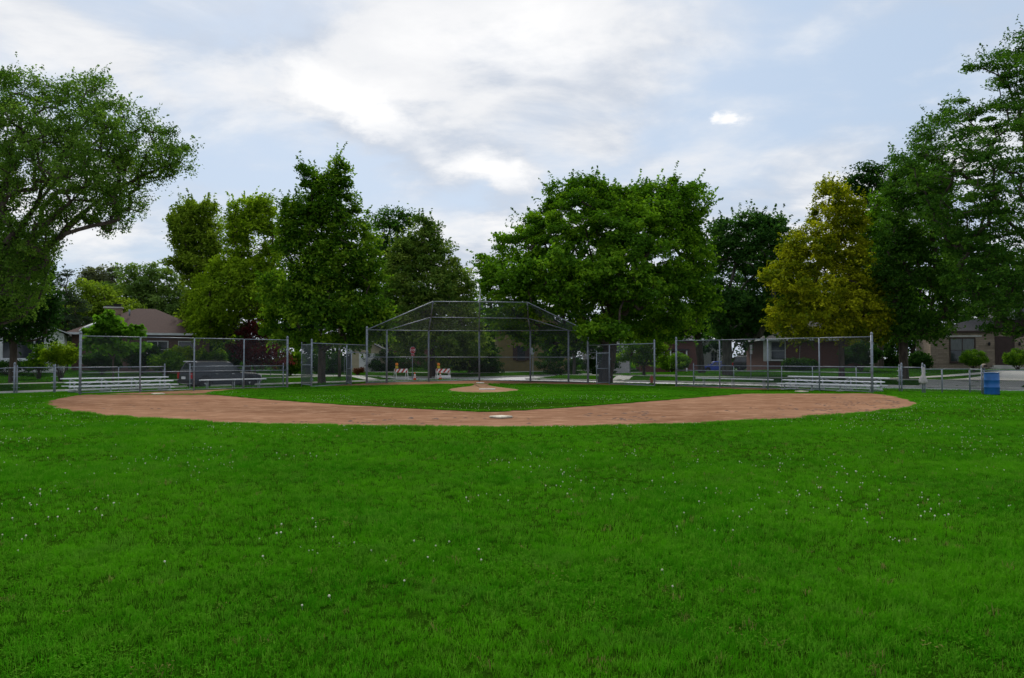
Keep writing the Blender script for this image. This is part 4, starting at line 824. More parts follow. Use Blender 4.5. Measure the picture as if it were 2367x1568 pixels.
# shrubs
shrub('yellow_shrub', 'yellow-green rounded shrub right of the white house', 50, [(140, 812, 36, 20), (125, 828, 30, 16), (158, 826, 26, 14)], 'leaf_yellowgreen', 6000, .13, 60, .32, 40)
shrub('leafy_shrub', 'thin leafy shrub against the white house wall', 52, [(90, 820, 18, 26), (80, 838, 26, 14)], 'leaf_maple', 1800, .14, 30, .3, 41)
shrub('low_hedge', 'dark low hedge under the white house windows', 54, [(20, 846, 45, 10), (70, 848, 40, 9), (-30, 846, 40, 10)], 'leaf_dark', 4500, .13, 60, .3, 42, cat='hedge')
for i, (px_, py_, rx, ry, Y_, lf, lb) in enumerate([(235, 830, 40, 24, 58, 'leaf_dark', 'dark shrub under the big-leaved tree'), (330, 822, 42, 28, 60, 'leaf_dark', 'dark round shrub left of the parked car'), (385, 835, 36, 18, 57, 'leaf_maple_big', 'green shrub just left of the parked car'), (415, 820, 30, 16, 62, 'leaf_yellowgreen', 'yellow-green shrub above the parked car'), (480, 825, 40, 22, 64, 'leaf_maple', 'leafy green shrub behind the parked car roof'), (520, 815, 30, 24, 68, 'leaf_dark', 'dark shrub left of the purple-leaved tree'),
      (670, 835, 30, 26, 66, 'leaf_maple', 'green shrub right of the purple-leaved tree'), (715, 835, 40, 26, 76, 'leaf_dark', 'dark shrub behind the tall maple trunk'), (770, 838, 30, 24, 84, 'leaf_dark', 'dark shrub behind the utility pole'), (880, 836, 40, 28, 86, 'leaf_dark', 'dark shrub right of the cream garage'), (940, 834, 48, 30, 90, 'leaf_dark', 'dark shrub behind the striped barricades'), (1040, 834, 58, 32, 88, 'leaf_dark', 'wide dark shrub left of the yellow-sided house'), (1128, 842, 36, 26, 80, 'leaf_dark', 'dark shrub at the corner of the yellow-sided house'), (1290, 838, 58, 30, 80, 'leaf_dark', 'dark shrub right of the yellow-sided house window'), (1392, 838, 46, 28, 76, 'leaf_dark', 'dark shrub in front of the grey house'), (1550, 836, 46, 20, 84, 'leaf_maple_big', 'green hedge right of the crabapple'), (1850, 842, 40, 10, 70, 'leaf_dark', 'low shrub under the brick house wall'), (1990, 810, 48, 34, 66, 'leaf_dark', 'large dark shrub at the end of the brick house'), (2055, 815, 40, 34, 72, 'leaf_dark', 'tall dark shrub left of the locust trunk'), (2120, 835, 30, 20, 68, 'leaf_dark', 'dark shrub right of the locust trunk')]):
    shrub('garden_shrub', lb, Y_, [(px_, py_, rx, ry), (px_ - rx * .4, py_ + ry * .4, rx * .6, ry * .6), (px_ + rx * .5, py_ + ry * .3, rx * .55, ry * .65)], lf, 5200, .17, 60, .38, 100 + i)
shrub('brown_shrub', 'low reddish-brown shrub in front of the cream garage', 80, [(826, 858, 9, 5), (836, 856, 7, 5)], 'leaf_brown', 1200, .12, 24, .25, 52)
shrub('clipped_shrub', 'clipped round green shrub below the window of the stone house', 62, [(2251, 826, 28, 17), (2251, 832, 30, 14)], 'leaf_maple_big', 9000, .085, 160, .2, 50, shell=.2)
shrub('clipped_shrub', 'clipped round green shrub right of the stone house door', 62, [(2352, 825, 28, 17), (2352, 832, 30, 14)], 'leaf_maple_big', 9000, .085, 160, .2, 51, shell=.2)

# ------------------------------------------------------------------ houses
BRICK = courses('red_brick', (0.15, 0.062, 0.048), (0.11, 0.048, 0.04), (0.16, 0.13, 0.115), .22, .075)
BRICKB = courses('brown_brick', (0.19, 0.105, 0.085), (0.14, 0.08, 0.066), (0.2, 0.17, 0.15), .22, .075)
STONE = courses('limestone', (0.31, 0.245, 0.185), (0.20, 0.155, 0.118), (0.17, 0.14, 0.11), .62, .17, offset=.37)  # stone colours lowered, with the shade of the locust put into them
CHIM = courses('tan_brick', (0.32, 0.22, 0.14), (0.26, 0.18, 0.12), (0.3, 0.25, 0.2), .22, .08)
ROOFB = mat('brown_shingle', (0.080, 0.045, 0.038), .95, 0, .3, 8.0, .5, 18.0)
ROOFD = mat('dark_shingle', (0.045, 0.042, 0.042), .95, 0, .3, 8.0, .5, 18.0)
ROOFR = mat('red_shingle', (0.15, 0.055, 0.045), .95, 0, .3, 8.0, .5, 18.0)
YEL = mat('yellow_siding', (0.16, 0.125, 0.05), .75, 0, .15, 2.0)  # wall colour darkened to stand in for the shade of the trees
CREAM = mat('cream_siding', (0.48, 0.42, 0.29), .75, 0, .15, 2.0)
GREYS = mat('grey_siding', (0.36, 0.35, 0.34), .8, 0, .15, 2.0)
DKBRN = mat('dark_brown_wood', (0.045, 0.026, 0.022), .6, 0, .2, 3.0)
CURT = mat('drawn_curtain', (0.16, 0.17, 0.17), .9, 0, .3, 6.0, stretch=(6, 1, .3))
class House:
    def __init__(s, name, label, px, Y, rz, group='houses across the street', cat='house', z=None):
        X = (px - CXP) / FPX * Y; s.o = empty(name, (X, Y, H(X, Y) if z is None else z), R(rz)); tag(s.o, label, cat, group)
    def walls(s, w, d, h, m, x0=0, y0=0, boards=None):
        MB().box(x0, x0 + w, y0, y0 + d, -.6, h).build('wall', m, s.o)
        s.yo = -.03 if boards else 0
        if boards:
            for k in range(int(h / boards)):
                z = k * boards; b = MB(); b.faces([(x0 - .012, y0 - .016, z), (x0 + w + .012, y0 - .016, z), (x0 + w + .012, y0 - .004, z + boards - .006), (x0 - .012, y0 - .004, z + boards - .006), (x0 - .012, y0 + .05, z), (x0 + w + .012, y0 + .05, z)], [(0, 1, 2, 3), (0, 4, 5, 1)]); b.build('siding_board', m, s.o)
    def hip(s, w, d, h, rise, m, ov=.5, x0=0, y0=0, ridge=None, fascia=TRIM):
        a, b_, c_, e = x0 - ov, x0 + w + ov, y0 - ov, y0 + d + ov; r = (d / 2 + ov) if ridge is None else ridge; ym = (c_ + e) / 2; t = .16
        pts = [(a, c_, h), (b_, c_, h), (b_, e, h), (a, e, h), (a + r, ym, h + rise), (b_ - r, ym, h + rise)]
        MB().faces(pts, [(0, 1, 5, 4), (2, 3, 4, 5), (1, 2, 5), (3, 0, 4), (3, 2, 1, 0)]).build('roof', m, s.o)
        f = MB(); f.box(a - .02, b_ + .02, c_ - .05, c_ + .02, h - t, h + .015); f.box(a - .05, a + .02, c_ + .022, e, h - t, h + .015); f.box(b_ - .02, b_ + .05, c_ + .022, e, h - t, h + .015); f.build('gutter', fascia, s.o)
    def gable(s, w, d, h, rise, m, wallm, ov=.35, x0=0, y0=0, along_x=True):
        t = .14; a, b_, c_, e = x0 - ov, x0 + w + ov, y0 - ov, y0 + d + ov
        if along_x:                          # ridge parallel to the front
            ym = (c_ + e) / 2; sl = MB()
            sl.faces([(a, c_, h - .08), (b_, c_, h - .08), (b_, ym, h + rise), (a, ym, h + rise), (a, c_, h - .08 + t), (b_, c_, h - .08 + t), (b_, ym, h + rise + t), (a, ym, h + rise + t), (b_, e, h - .08), (a, e, h - .08), (b_, e, h - .08 + t), (a, e, h - .08 + t)],
                     [(4, 5, 6, 7), (0, 3, 2, 1), (0, 1, 5, 4), (7, 6, 10, 11), (3, 9, 8, 2), (8, 9, 11, 10), (0, 4, 7, 3), (3, 7, 11, 9), (1, 2, 6, 5), (2, 8, 10, 6)]); sl.build('roof', m, s.o)
            for x in (x0 + .003, x0 + w - .003): MB().poly([(x, y0, h), (x, y0 + d, h), (x, y0 + d / 2, h + rise * .93)]).build('gable_wall', wallm, s.o)
        else:                                # gable towards the front
            xm = (a + b_) / 2; sl = MB()
            sl.faces([(a, c_, h - .08), (xm, c_, h + rise), (b_, c_, h - .08), (a, c_, h - .08 + t), (xm, c_, h + rise + t), (b_, c_, h - .08 + t), (a, e, h - .08), (xm, e, h + rise), (b_, e, h - .08), (a, e, h - .08 + t), (xm, e, h + rise + t), (b_, e, h - .08 + t)],
                     [(3, 4, 10, 9), (4, 5, 11, 10), (0, 1, 4, 3), (1, 2, 5, 4), (0, 6, 7, 1), (1, 7, 8, 2), (0, 3, 9, 6), (2, 8, 11, 5), (6, 9, 10, 7), (7, 10, 11, 8)]); sl.build('roof', m, s.o)
            for y in (y0 + .003, y0 + d - .003): MB().poly([(x0, y, h), (x0 + w, y, h), (x0 + w / 2, y, h + rise * .93)]).build('gable_wall', wallm, s.o)
            f = MB(); f.beam((a, c_ - .02, h), (xm, c_ - .02, h + rise + .08), .05, .2, (0, 1, 0)); f.beam((xm, c_ - .02, h + rise + .08), (b_, c_ - .02, h), .05, .2, (0, 1, 0)); f.build('bargeboard', TRIM, s.o)
    def window(s, x, z, w, h, panes=(1, 2), fm=None, y=0, shutter=None, curtain=False):
        fm = fm or TRIM; f = MB(); t = .075; y = y + s.yo; f.box(x - t, x, y - .06, y + .03, z - t, z + h + t); f.box(x + w, x + w + t, y - .06, y + .03, z - t, z + h + t)
        f.box(x, x + w, y - .058, y + .03, z + h, z + h + t); f.box(x, x + w, y - .058, y + .03, z - t, z)
        for i in range(1, panes[0]): f.box(x + w * i / panes[0] - .025, x + w * i / panes[0] + .025, y - .045, y + .03, z, z + h)
        fo = f.build('window', fm, s.o)
        for i in range(panes[0]):
            for j in range(panes[1]):
                MB().box(x + w * i / panes[0] + .028, x + w * (i + 1) / panes[0] - .028, y - .012 - .01 * j, y + .02, z + h * j / panes[1] + .018, z + h * (j + 1) / panes[1] - .018).build('pane', CURT if curtain and j == 1 else GLASS, fo)
        if panes[1] > 1: MB().box(x, x + w, y - .05, y + .02, z + h / 2 - .017, z + h / 2 + .017).build('sash_bar', fm, fo)
        MB().box(x - .12, x + w + .12, y - .12, y - .062, z - .13, z - .075).build('sill', fm, fo)
        if shutter:
            for xs_ in (x - t - .38, x + w + t + .02): MB().box(xs_, xs_ + .36, y - .05, y - .004, z - .05, z + h + .05).build('shutter', shutter, s.o)
    def door(s, x, z, w, h, m, fm=None, y=0):
        y = y + s.yo; f = MB(); t = .1; f.box(x - t, x, y - .06, y + .03, z, z + h + t); f.box(x + w, x + w + t, y - .06, y + .03, z, z + h + t); f.box(x, x + w, y - .058, y + .03, z + h, z + h + t)
        f.build('door_frame', fm or TRIM, s.o); d_ = MB().box(x + .003, x + w - .003, y - .035, y + .02, z, z + h - .003).build('door', m, s.o)
        for i in range(2):
            for j in range(3): MB().box(x + .12 + i * (w / 2 - .04), x + .12 + i * (w / 2 - .04) + w / 2 - .2, y - .05, y - .036, z + .15 + j * h / 3.2, z + .15 + j * h / 3.2 + h / 4.2).build('panel', m, d_)
        MB().lathe([(.03, 0), (.035, .03), (.02, .05)], 8, (x + w - .1, y - .075, z + h * .45)).build('handle', GAL, d_)
    def chimney(s, x, y, z0, z1, w=.9, d=.7, m=None):
        ro = MB().box(x, x + w, y, y + d, z0, z1).build('chimney', m or CHIM, s.o); MB().box(x - .08, x + w + .08, y - .08, y + d + .08, z1, z1 + .14, .03).build('cap_course', CONC, ro)
        f = MB(); f.box(x + .1, x + w * .45, y + .2, y + d - .2, z1 + .14, z1 + .28); f.box(x + w * .52, x + w - .1, y + .2, y + d - .2, z1 + .14, z1 + .36); f.box(x + w * .45, x + w - .03, y + .1, y + d - .1, z1 + .36, z1 + .40); f.build('flue', ROOFD, ro)

# white house at the far edge
h = House('white_house', 'white house with wide front windows behind the elm', -70, 55, 28)
h.walls(5.75, 7, 2.75, WHITE, boards=.2); h.gable(5.75, 7, 2.75, 1.3, ROOFD, WHITE, along_x=False)
h.window(0.55, .95, 1.05, 1.35, (1, 1)); h.window(1.95, .95, .55, 1.35, (1, 1)); h.window(2.58, .95, 1.28, 1.35, (1, 1)); h.window(3.92, .95, .6, 1.35, (1, 1))
MB().box(.3, 4.75, -.2, -.13, .7, .86).build('window_ledge', TRIM, h.o)
# brown roofed house
h = House('brick_house', 'brown brick house with a brown hip roof and tan chimney', 146, 63, 22)
h.walls(10.4, 9, 3.05, BRICKB, x0=.6); h.hip(10.4, 9, 3.05, 2.3, ROOFB, .45, x0=.6, ridge=4.9)
h.chimney(2.6, 3.2, 3.0, 5.25, 1.35, .8)
h.window(6.2, 1.0, 1.5, 1.35, (2, 2)); h.window(8.6, 1.0, 1.1, 1.35)
MB().tube((4.6, 2.6, 4.6), (4.6, 2.6, 5.15), .07, n=8).build('vent_pipe', GAL, h.o)
b = MB(); rings = []
for i in range(7):
    t = i / 6; r_ = .02 + .62 * math.sin(math.pi * (.08 + .84 * t)) ** .8; rings.append([(1.2 + 1.75 * t, -.6 - r_ * math.sin(q), 3.16 + .72 * t ** .8 + .3 * r_ * math.cos(q)) for q in [math.pi * k_ / 8 for k_ in range(9)]])
b.loft(rings, caps=False, smooth=True, close=False).build('awning', WHITE, h.o)
# cream garage
h = House('garage', 'cream clapboard garage with a pale door behind the utility pole', 812, 86, 6, cat='garage')
h.walls(3.6, 6, 2.35, CREAM, boards=.19); h.gable(3.6, 6, 2.35, .95, ROOFD, CREAM, along_x=False); h.door(.85, 0.02, 2.3, 2.0, WHITE, CREAM)
# red roofed house
h = House('brick_house', 'dark brick house with a red roof left of the stop sign', 905, 104, 4)
h.walls(8, 8, 3.2, BRICK); h.gable(8, 8, 3.2, 2.4, ROOFR, BRICK); h.window(1.2, 1.0, 1.2, 1.4); h.window(5.2, 1.0, 1.2, 1.4)
# low dark house behind the barricades
h = House('brick_house', 'low dark brick house behind the striped barricades', 1015, 106, 0)
h.walls(5.6, 7, 2.9, BRICK); h.hip(5.6, 7, 2.9, 1.9, ROOFD); h.window(1.9, 1.2, 1.6, 1.2, (2, 2))
# yellow sided house
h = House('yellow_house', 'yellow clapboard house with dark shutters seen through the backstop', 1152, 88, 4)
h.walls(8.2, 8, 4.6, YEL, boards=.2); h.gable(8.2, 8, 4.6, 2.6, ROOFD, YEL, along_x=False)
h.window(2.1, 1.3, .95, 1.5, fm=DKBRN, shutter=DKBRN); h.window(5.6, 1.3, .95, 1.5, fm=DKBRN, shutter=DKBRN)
# grey house by the gate
h = House('grey_house', 'grey house with white window behind the big maple trunk', 1352, 92, -3)
h.walls(5.2, 7, 4.0, GREYS, boards=.2); h.gable(5.2, 7, 4.0, 2.0, ROOFD, GREYS, along_x=False); h.window(3.4, 1.7, .9, 1.5)
h = House('brick_house', 'dark brick house with white porch posts behind the stop sign', 1480, 100, -5)
h.walls(7.4, 8, 4.2, BRICK); h.hip(7.4, 8, 4.2, 2.0, ROOFD); h.window(1.6, 1.9, 1.4, 1.2, (2, 2)); h.door(4.2, .3, 1.0, 2.1, DKBRN)
for x in (.2, 3.6, 5.6): MB().box(x, x + .16, -1.3, -1.14, -.3, 2.7).build('porch_post', TRIM, h.o)
MB().box(0, 6, -1.45, -.06, 2.7, 2.9).build('porch_roof', ROOFD, h.o)
# far white house behind the blue car
h = House('white_house', 'far white clapboard house behind the blue car', 1572, 126, -6)
h.walls(7.4, 8, 2.9, WHITE, boards=.25); h.gable(7.4, 8, 2.9, 2.2, ROOFD, WHITE, along_x=False); h.window(4.9, .9, .9, 1.6, (2, 2)); h.door(2.6, .1, 1.0, 2.1, BRICK)
# brick ranch house
h = House('brick_house', 'red brick ranch house with white eaves behind the dugout fence', 1772, 74, -5)
h.walls(8.6, 9, 2.95, BRICK); h.hip(8.6, 9, 2.95, 1.9, ROOFD, .65, ridge=3.4); h.window(.42, 1.0, 1.25, 1.65)
MB().box(-.3, .3, -.05, .02, .85, 2.75).build('corner_board', TRIM, h.o)
MB().tube((2.95, -.06, .1), (3.06, -.06, 2.3), .035, n=6).build('downpipe', GREYS, h.o)
# stone house
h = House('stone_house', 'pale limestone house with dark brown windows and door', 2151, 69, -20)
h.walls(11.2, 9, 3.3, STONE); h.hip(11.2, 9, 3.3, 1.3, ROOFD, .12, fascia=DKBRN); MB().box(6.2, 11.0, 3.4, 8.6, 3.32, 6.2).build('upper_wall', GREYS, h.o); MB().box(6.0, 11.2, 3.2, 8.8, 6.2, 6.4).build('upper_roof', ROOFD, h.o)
MB().box(1.15, 3.95, -.05, .02, 2.78, 2.92).build('lintel', CONC, h.o)
h.window(1.55, .62, 1.85, 2.02, (2, 2), DKBRN, curtain=True); h.window(7.55, 1.1, .8, 1.6, (1, 2), DKBRN); h.door(5.05, .35, 1.25, 2.35, DKBRN, DKBRN)
h.window(7.2, 4.3, 1.0, 1.3, (1, 2), y=3.4); h.window(9.3, 4.3, 1.0, 1.3, (1, 2), y=3.4)
for i in range(2): MB().box(4.7 - .25 * i, 6.7 + .25 * i, -.6 - .35 * i, -.002, -.5, .33 - .17 * i).build('step', CONC, h.o)
for x in (4.5, 6.75): MB().lathe([(.05, 0), (.09, .05), (.09, .25), (.03, .33)], 8, (x, -.12, 2.0)).build('wall_lamp', BLACK, h.o)

# ------------------------------------------------------------------ vehicles
def paint(name, col): return mat(name, col, .4, .0, spec=.4, coat=.25)
CHROME = mat('chrome', (.6, .6, .62), .2, .9); REDL = mat('red_lens', (.35, .012, .012), .25); CLEAR = mat('clear_lens', (.6, .62, .64), .15)
def car(name, label, px, Y, rz, pm, L_=4.7, W_=1.88, Ht=1.75, belt=1.02, hood=1.0, suv=True, rails=True, railm=BLACK, group='cars parked beyond the field', z=None):
    X = (px - CXP) / FPX * Y; root = empty(name, (X, Y, H(X, Y) if z is None else z), R(rz)); hl, hw = L_ / 2, W_ / 2
    def ring(x, z0, z1, w, k=.07): return [(x, -w + k, z0), (x, w - k, z0), (x, w, z0 + k), (x, w + .012, (z0 + z1) / 2), (x, w - .015, z1 - k), (x, w - k - .03, z1), (x, -w + k + .03, z1), (x, -w + .015, z1 - k), (x, -w - .012, (z0 + z1) / 2), (x, -w, z0 + k)]
    hz = hood
    secs = [(-hl, .48, belt - .2, hw - .12), (-hl + .05, .36, belt - .05, hw - .04), (-hl + .3, .30, belt, hw), (-hl * .45, .28, belt + .01, hw), (hl * .2, .28, belt, hw), (hl * .42, .28, hz, hw), (hl - .45, .30, hz - .07, hw - .03), (hl - .1, .34, hz - .18, hw - .1), (hl, .42, hz - .32, hw - .2)]
    body = MB().loft([ring(*s_) for s_ in secs], smooth=False).build('body', pm, root)
    rb, rf = (-hl + .08, hl * .38); tb, tf = (-hl + (.42 if suv else .95), hl * .08 if suv else hl * .02); gi = .17
    Bq = [(rb, -hw + .05, belt), (rf, -hw + .05, belt), (rf, hw - .05, belt), (rb, hw - .05, belt)]; Tq = [(tb, -hw + gi + .02, Ht), (tf, -hw + gi + .02, Ht), (tf, hw - gi - .02, Ht), (tb, hw - gi - .02, Ht)]
    cab = MB(); mid = [tuple(b_ + (t_ - b_) * .88 for b_, t_ in zip(p_, q_)) for p_, q_ in zip(Bq, Tq)]; cx_ = (tb + tf) / 2
    Tin = [((x_ - cx_) * .93 + cx_, y_ * .9, Ht) for x_, y_, _ in Tq]; mid = [(x_, y_, z_) for (x_, y_, z_) in mid]
    cab.loft([Bq, mid, Tin]).build('cabin', pm, root)
    def onface(i, j, u0, u1, v0, v1, nm='window'):
        p0, p1, q0, q1_ = Vector(Bq[i]), Vector(Bq[j]), Vector(mid[i]), Vector(mid[j]); n_ = (p1 - p0).cross(q0 - p0).normalized() * .012
        f = lambda u, v: (p0.lerp(p1, u)).lerp(q0.lerp(q1_, u), v) + n_
        return MB().poly([f(u0, v0), f(u1, v0), f(u1, v1), f(u0, v1)]).build(nm, GLASS, root)
    for i, j, rev in ((0, 1, 0), (2, 3, 1)):
        for u0, u1 in ((.06, .30), (.33, .60), (.63, .90)):
            a_, b_ = (u0, u1) if not rev else (1 - u1, 1 - u0); onface(i, j, a_, b_, .1, .92)
    onface(1, 2, .07, .93, .06, .95, 'windshield'); onface(3, 0, .1, .9, .3, .95, 'rear_window')
    for sx in (-1, 1):
        for sy in (-1, 1):
            cx_, cy_ = sx * (hl - .88), sy * (hw - .1); wh = empty('wheel', (cx_, cy_, .36)); wh.parent = root
            rot = lambda m_: m_
            def disc(prof, nm, mm):
                b_ = MB(); n_ = 24; rings_ = [[(r_ * math.cos(2 * math.pi * k_ / n_), sy * y_, r_ * math.sin(2 * math.pi * k_ / n_)) for k_ in range(n_)] for r_, y_ in prof]
                return b_.loft(rings_, smooth=True).build(nm, mm, wh)
            disc([(.26, -.11), (.345, -.11), (.36, -.07), (.36, .09), (.345, .125), (.25, .125)], 'tyre', BLACK); disc([(.245, .1), (.235, .115), (.07, .09), (.05, .13)], 'rim', CHROME)
            b_ = MB(); pts_o = [(cx_ + .47 * math.cos(t_), .36 + .47 * math.sin(t_)) for t_ in [math.pi * k_ / 10 for k_ in range(11)]]; pts_i = [(cx_ + .40 * math.cos(t_), .36 + .40 * math.sin(t_)) for t_ in [math.pi * k_ / 10 for k_ in range(11)]]
            yy = sy * (hw + .018)
            for k_ in range(10): b_.poly([(pts_i[k_][0], yy, pts_i[k_][1]), (pts_o[k_][0], yy, pts_o[k_][1]), (pts_o[k_ + 1][0], yy, pts_o[k_ + 1][1]), (pts_i[k_ + 1][0], yy, pts_i[k_ + 1][1])])
            b_.build('wheel_arch', BLACK if suv else pm, root)
    for sy in (-1, 1):
        MB().box(-hl - .02, -hl + .14, sy * (hw - .1) - .1, sy * (hw - .1) + .12 * (sy > 0) + .0, belt - .42, belt - .06).build('taillight', REDL, root)
        MB().box(hl - .22, hl - .03, sy * (hw - .3) - .14, sy * (hw - .3) + .14, hz - .36, hz - .2).build('headlight', CLEAR, root)
        MB().box(hl * .28, hl * .36, sy * (hw + .1) - .1, sy * (hw + .1) + .1, belt + .02, belt + .16).build('mirror', pm, root)
        for x_ in (-.75, .25): MB().box(x_, x_ + .16, sy * (hw + .005) - .02, sy * (hw + .005) + .02, belt - .16, belt - .12).build('door_handle', CHROME, root)
        if rails: MB().tube((tb + .15, sy * (hw - gi - .1), Ht + .05), (tf - .1, sy * (hw - gi - .1), Ht + .05), .022, n=6).build('roof_rail', railm, root)
    MB().box(-hl - .035, -hl + .02, -.26, .26, .62, .77).build('licence_plate', TRIM, root); MB().box(-hl - .07, -hl + .12, -hw + .1, hw - .1, .38, .56, .03).build('bumper', BLACK if suv else pm, root)
    MB().box(hl - .12, hl + .02, -hw + .34, hw - .34, .34, .52, .03).build('grille', BLACK, root)
    if suv: MB().box(tb - .22, tb + .1, -hw + .3, hw - .3, Ht - .03, Ht + .02).build('spoiler', TRIM if rails else pm, root)
    return tag(root, label, 'car', group)
aA, aB = math.degrees(math.atan2(-.59, .81)), math.degrees(math.atan2(.81, .59))
car('parked_car', 'dark slate sport utility car parked behind the dugout bench', 512, 47.5, 44, paint('slate_paint', (.013, .018, .025)), 4.5, 1.85, 1.66, 1.06, 1.02)
car('parked_car', 'blue car parked in front of the far white house', 1650, 104, 176, paint('blue_paint', (.02, .06, .40)), 3.6, 1.75, 1.45, .92, .9, suv=False, rails=False)
car('parked_car', 'black car with a bright windscreen parked left of the brick house', 1737, 94, -28, paint('black_paint', (.012, .012, .014)), 4.2, 1.85, 1.68, 1.02, .98, railm=TRIM)

# ------------------------------------------------------------------ signs, pole, barricades, cones, hydrant
SRED = mat('sign_red', (.36, .012, .022), .5, 0, .15, 5); SBACK = mat('sign_back', (.50, .51, .52), .5, .3, .1, 5); TEAL = mat('sign_teal', (.01, .16, .20), .5)
def text_mesh(txt, size, name, m, parent, loc, rot):
    c_ = bpy.data.curves.new(name, 'FONT'); c_.body = txt; c_.size = size; c_.align_x = 'CENTER'; c_.align_y = 'CENTER'; c_.extrude = .001
    t_ = bpy.data.objects.new('tmp', c_); COL.objects.link(t_); dg = bpy.context.evaluated_depsgraph_get(); me = bpy.data.meshes.new_from_object(t_.evaluated_get(dg)); bpy.data.objects.remove(t_)
    me.name = name; me.materials.clear(); me.materials.append(m); o = link(bpy.data.objects.new(name, me), parent); o.location = loc; o.rotation_euler = rot; return o
def octagon(b, r, y, z): b.poly([(r * math.sin(math.pi / 8 + k_ * math.pi / 4), y, z + r * math.cos(math.pi / 8 + k_ * math.pi / 4)) for k_ in range(8)])
def stop_sign(label, px, Y, yaw, top_z, r=.40, front=True, plaque=False, z=None):
    X = (px - CXP) / FPX * Y; z0 = H(X, Y) if z is None else z; root = empty('stop_sign', (X, Y, z0), R(yaw)); zc = top_z - r - z0
    MB().tube((0, .04, -.2), (0, .04, zc + r * .9), .03, n=8).build('post', GAL, root)
    o8 = lambda rr, y: [(rr * math.sin(math.pi / 8 + k_ * math.pi / 4), y, zc + rr * math.cos(math.pi / 8 + k_ * math.pi / 4)) for k_ in range(8)]
    MB().loft([o8(r, .004), o8(r, -.004)]).build('plate', SBACK, root)
    octo = MB(); octo.poly(o8(r * .985, -.006)); octo.build('white_border', TRIM, root)
    octo = MB(); octo.poly(o8(r * .93, -.009)); octo.build('red_face', SRED, root)
    text_mesh('STOP', r * .78, 'lettering', WHITE, root, (0, -.014, zc), (R(90), 0, 0))
    if plaque:
        MB().box(-r * .62, r * .62, -.004, .004, zc - r * 1.42, zc - r * 1.02).build('plaque', SRED, root); text_mesh('ALL WAY', r * .26, 'lettering', WHITE, root, (0, -.010, zc - r * 1.22), (R(90), 0, 0))
    return tag(root, label, 'stop sign', 'stop signs at the crossing')
stop_sign('red stop sign with a plaque seen through the backstop above the cone', 954, 67, 48, 2.48, .33, plaque=True)
stop_sign('red stop sign with a plaque right of the open gate', 1457, 67, 34, 2.36, .36, plaque=True)
stop_sign('white back of a stop sign beside the utility pole', 811, 69, 196, 2.42, .29)
stop_sign('back of a stop sign half hidden by a backstop post', 1231, 72, 235, 2.45, .34)
def signpost(label, px, Y, yaw, top_z, plates, name='street_sign', cat='sign'):
    X = (px - CXP) / FPX * Y; z0 = H(X, Y); root = empty(name, (X, Y, z0), R(yaw)); MB().tube((0, .03, -.2), (0, .03, top_z - z0), .025, n=8).build('post', GAL, root)
    for x0, x1, za, zb_, m_ in plates: MB().box(x0, x1, -.006, .003, za - z0, zb_ - z0).build('plate', m_, root)
    return tag(root, label, cat)
signpost('small pale parking sign on a thin post left of the brick house', 1736, 57, 30, 2.45, [(-.12, .12, 2.12, 2.45, SBACK), (-.12, .12, 1.78, 2.08, SBACK)])
signpost('teal street name blade on a thin post beside the utility pole', 796, 70, 10, 3.0, [(-.04, .42, 2.72, 2.92, TEAL)])
signpost('small pale sign on a thin post behind the purple-leaved tree', 626, 63, 15, 3.0, [(-.14, .14, 2.2, 2.9, SBACK)])
X = (785 - CXP) / FPX * 62; z0 = H(X, 62); root = empty('utility_pole', (X, 62, z0)); WOOD = mat('weathered_pole', (.12, .088, .068), .95, 0, .4, 4, .6, 20, stretch=(1, 1, .1))
MB().tube((0, 0, -.4), (0, 0, 9.2), .125, .095, 14).build('pole', WOOD, root); MB().box(-1.1, 1.1, -.06, .06, 8.4, 8.52).build('crossarm', WOOD, root); MB().box(-.06, .06, -.145, -.12, 2.1, 2.3).build('tag_plate', GAL, root)
for x in (-.95, -.4, .4, .95): MB().lathe([(.03, 0), (.05, .04), (.03, .09), (.045, .12), (.02, .16)], 8, (x, 0, 8.52)).build('insulator', GAL, root)
tag(root, 'brown wooden utility pole left of the backstop', 'pole')
AMB = mat('amber_lens', (.80, .22, .01), .3); YELP = mat('yellow_plastic', (.62, .42, .01), .5); ORNG = mat('orange_plastic', (.72, .085, .02), .5); REFL = mat('reflective_white', (.78, .76, .72), .5); STR = mat('stripe_red', (.48, .045, .025), .5)
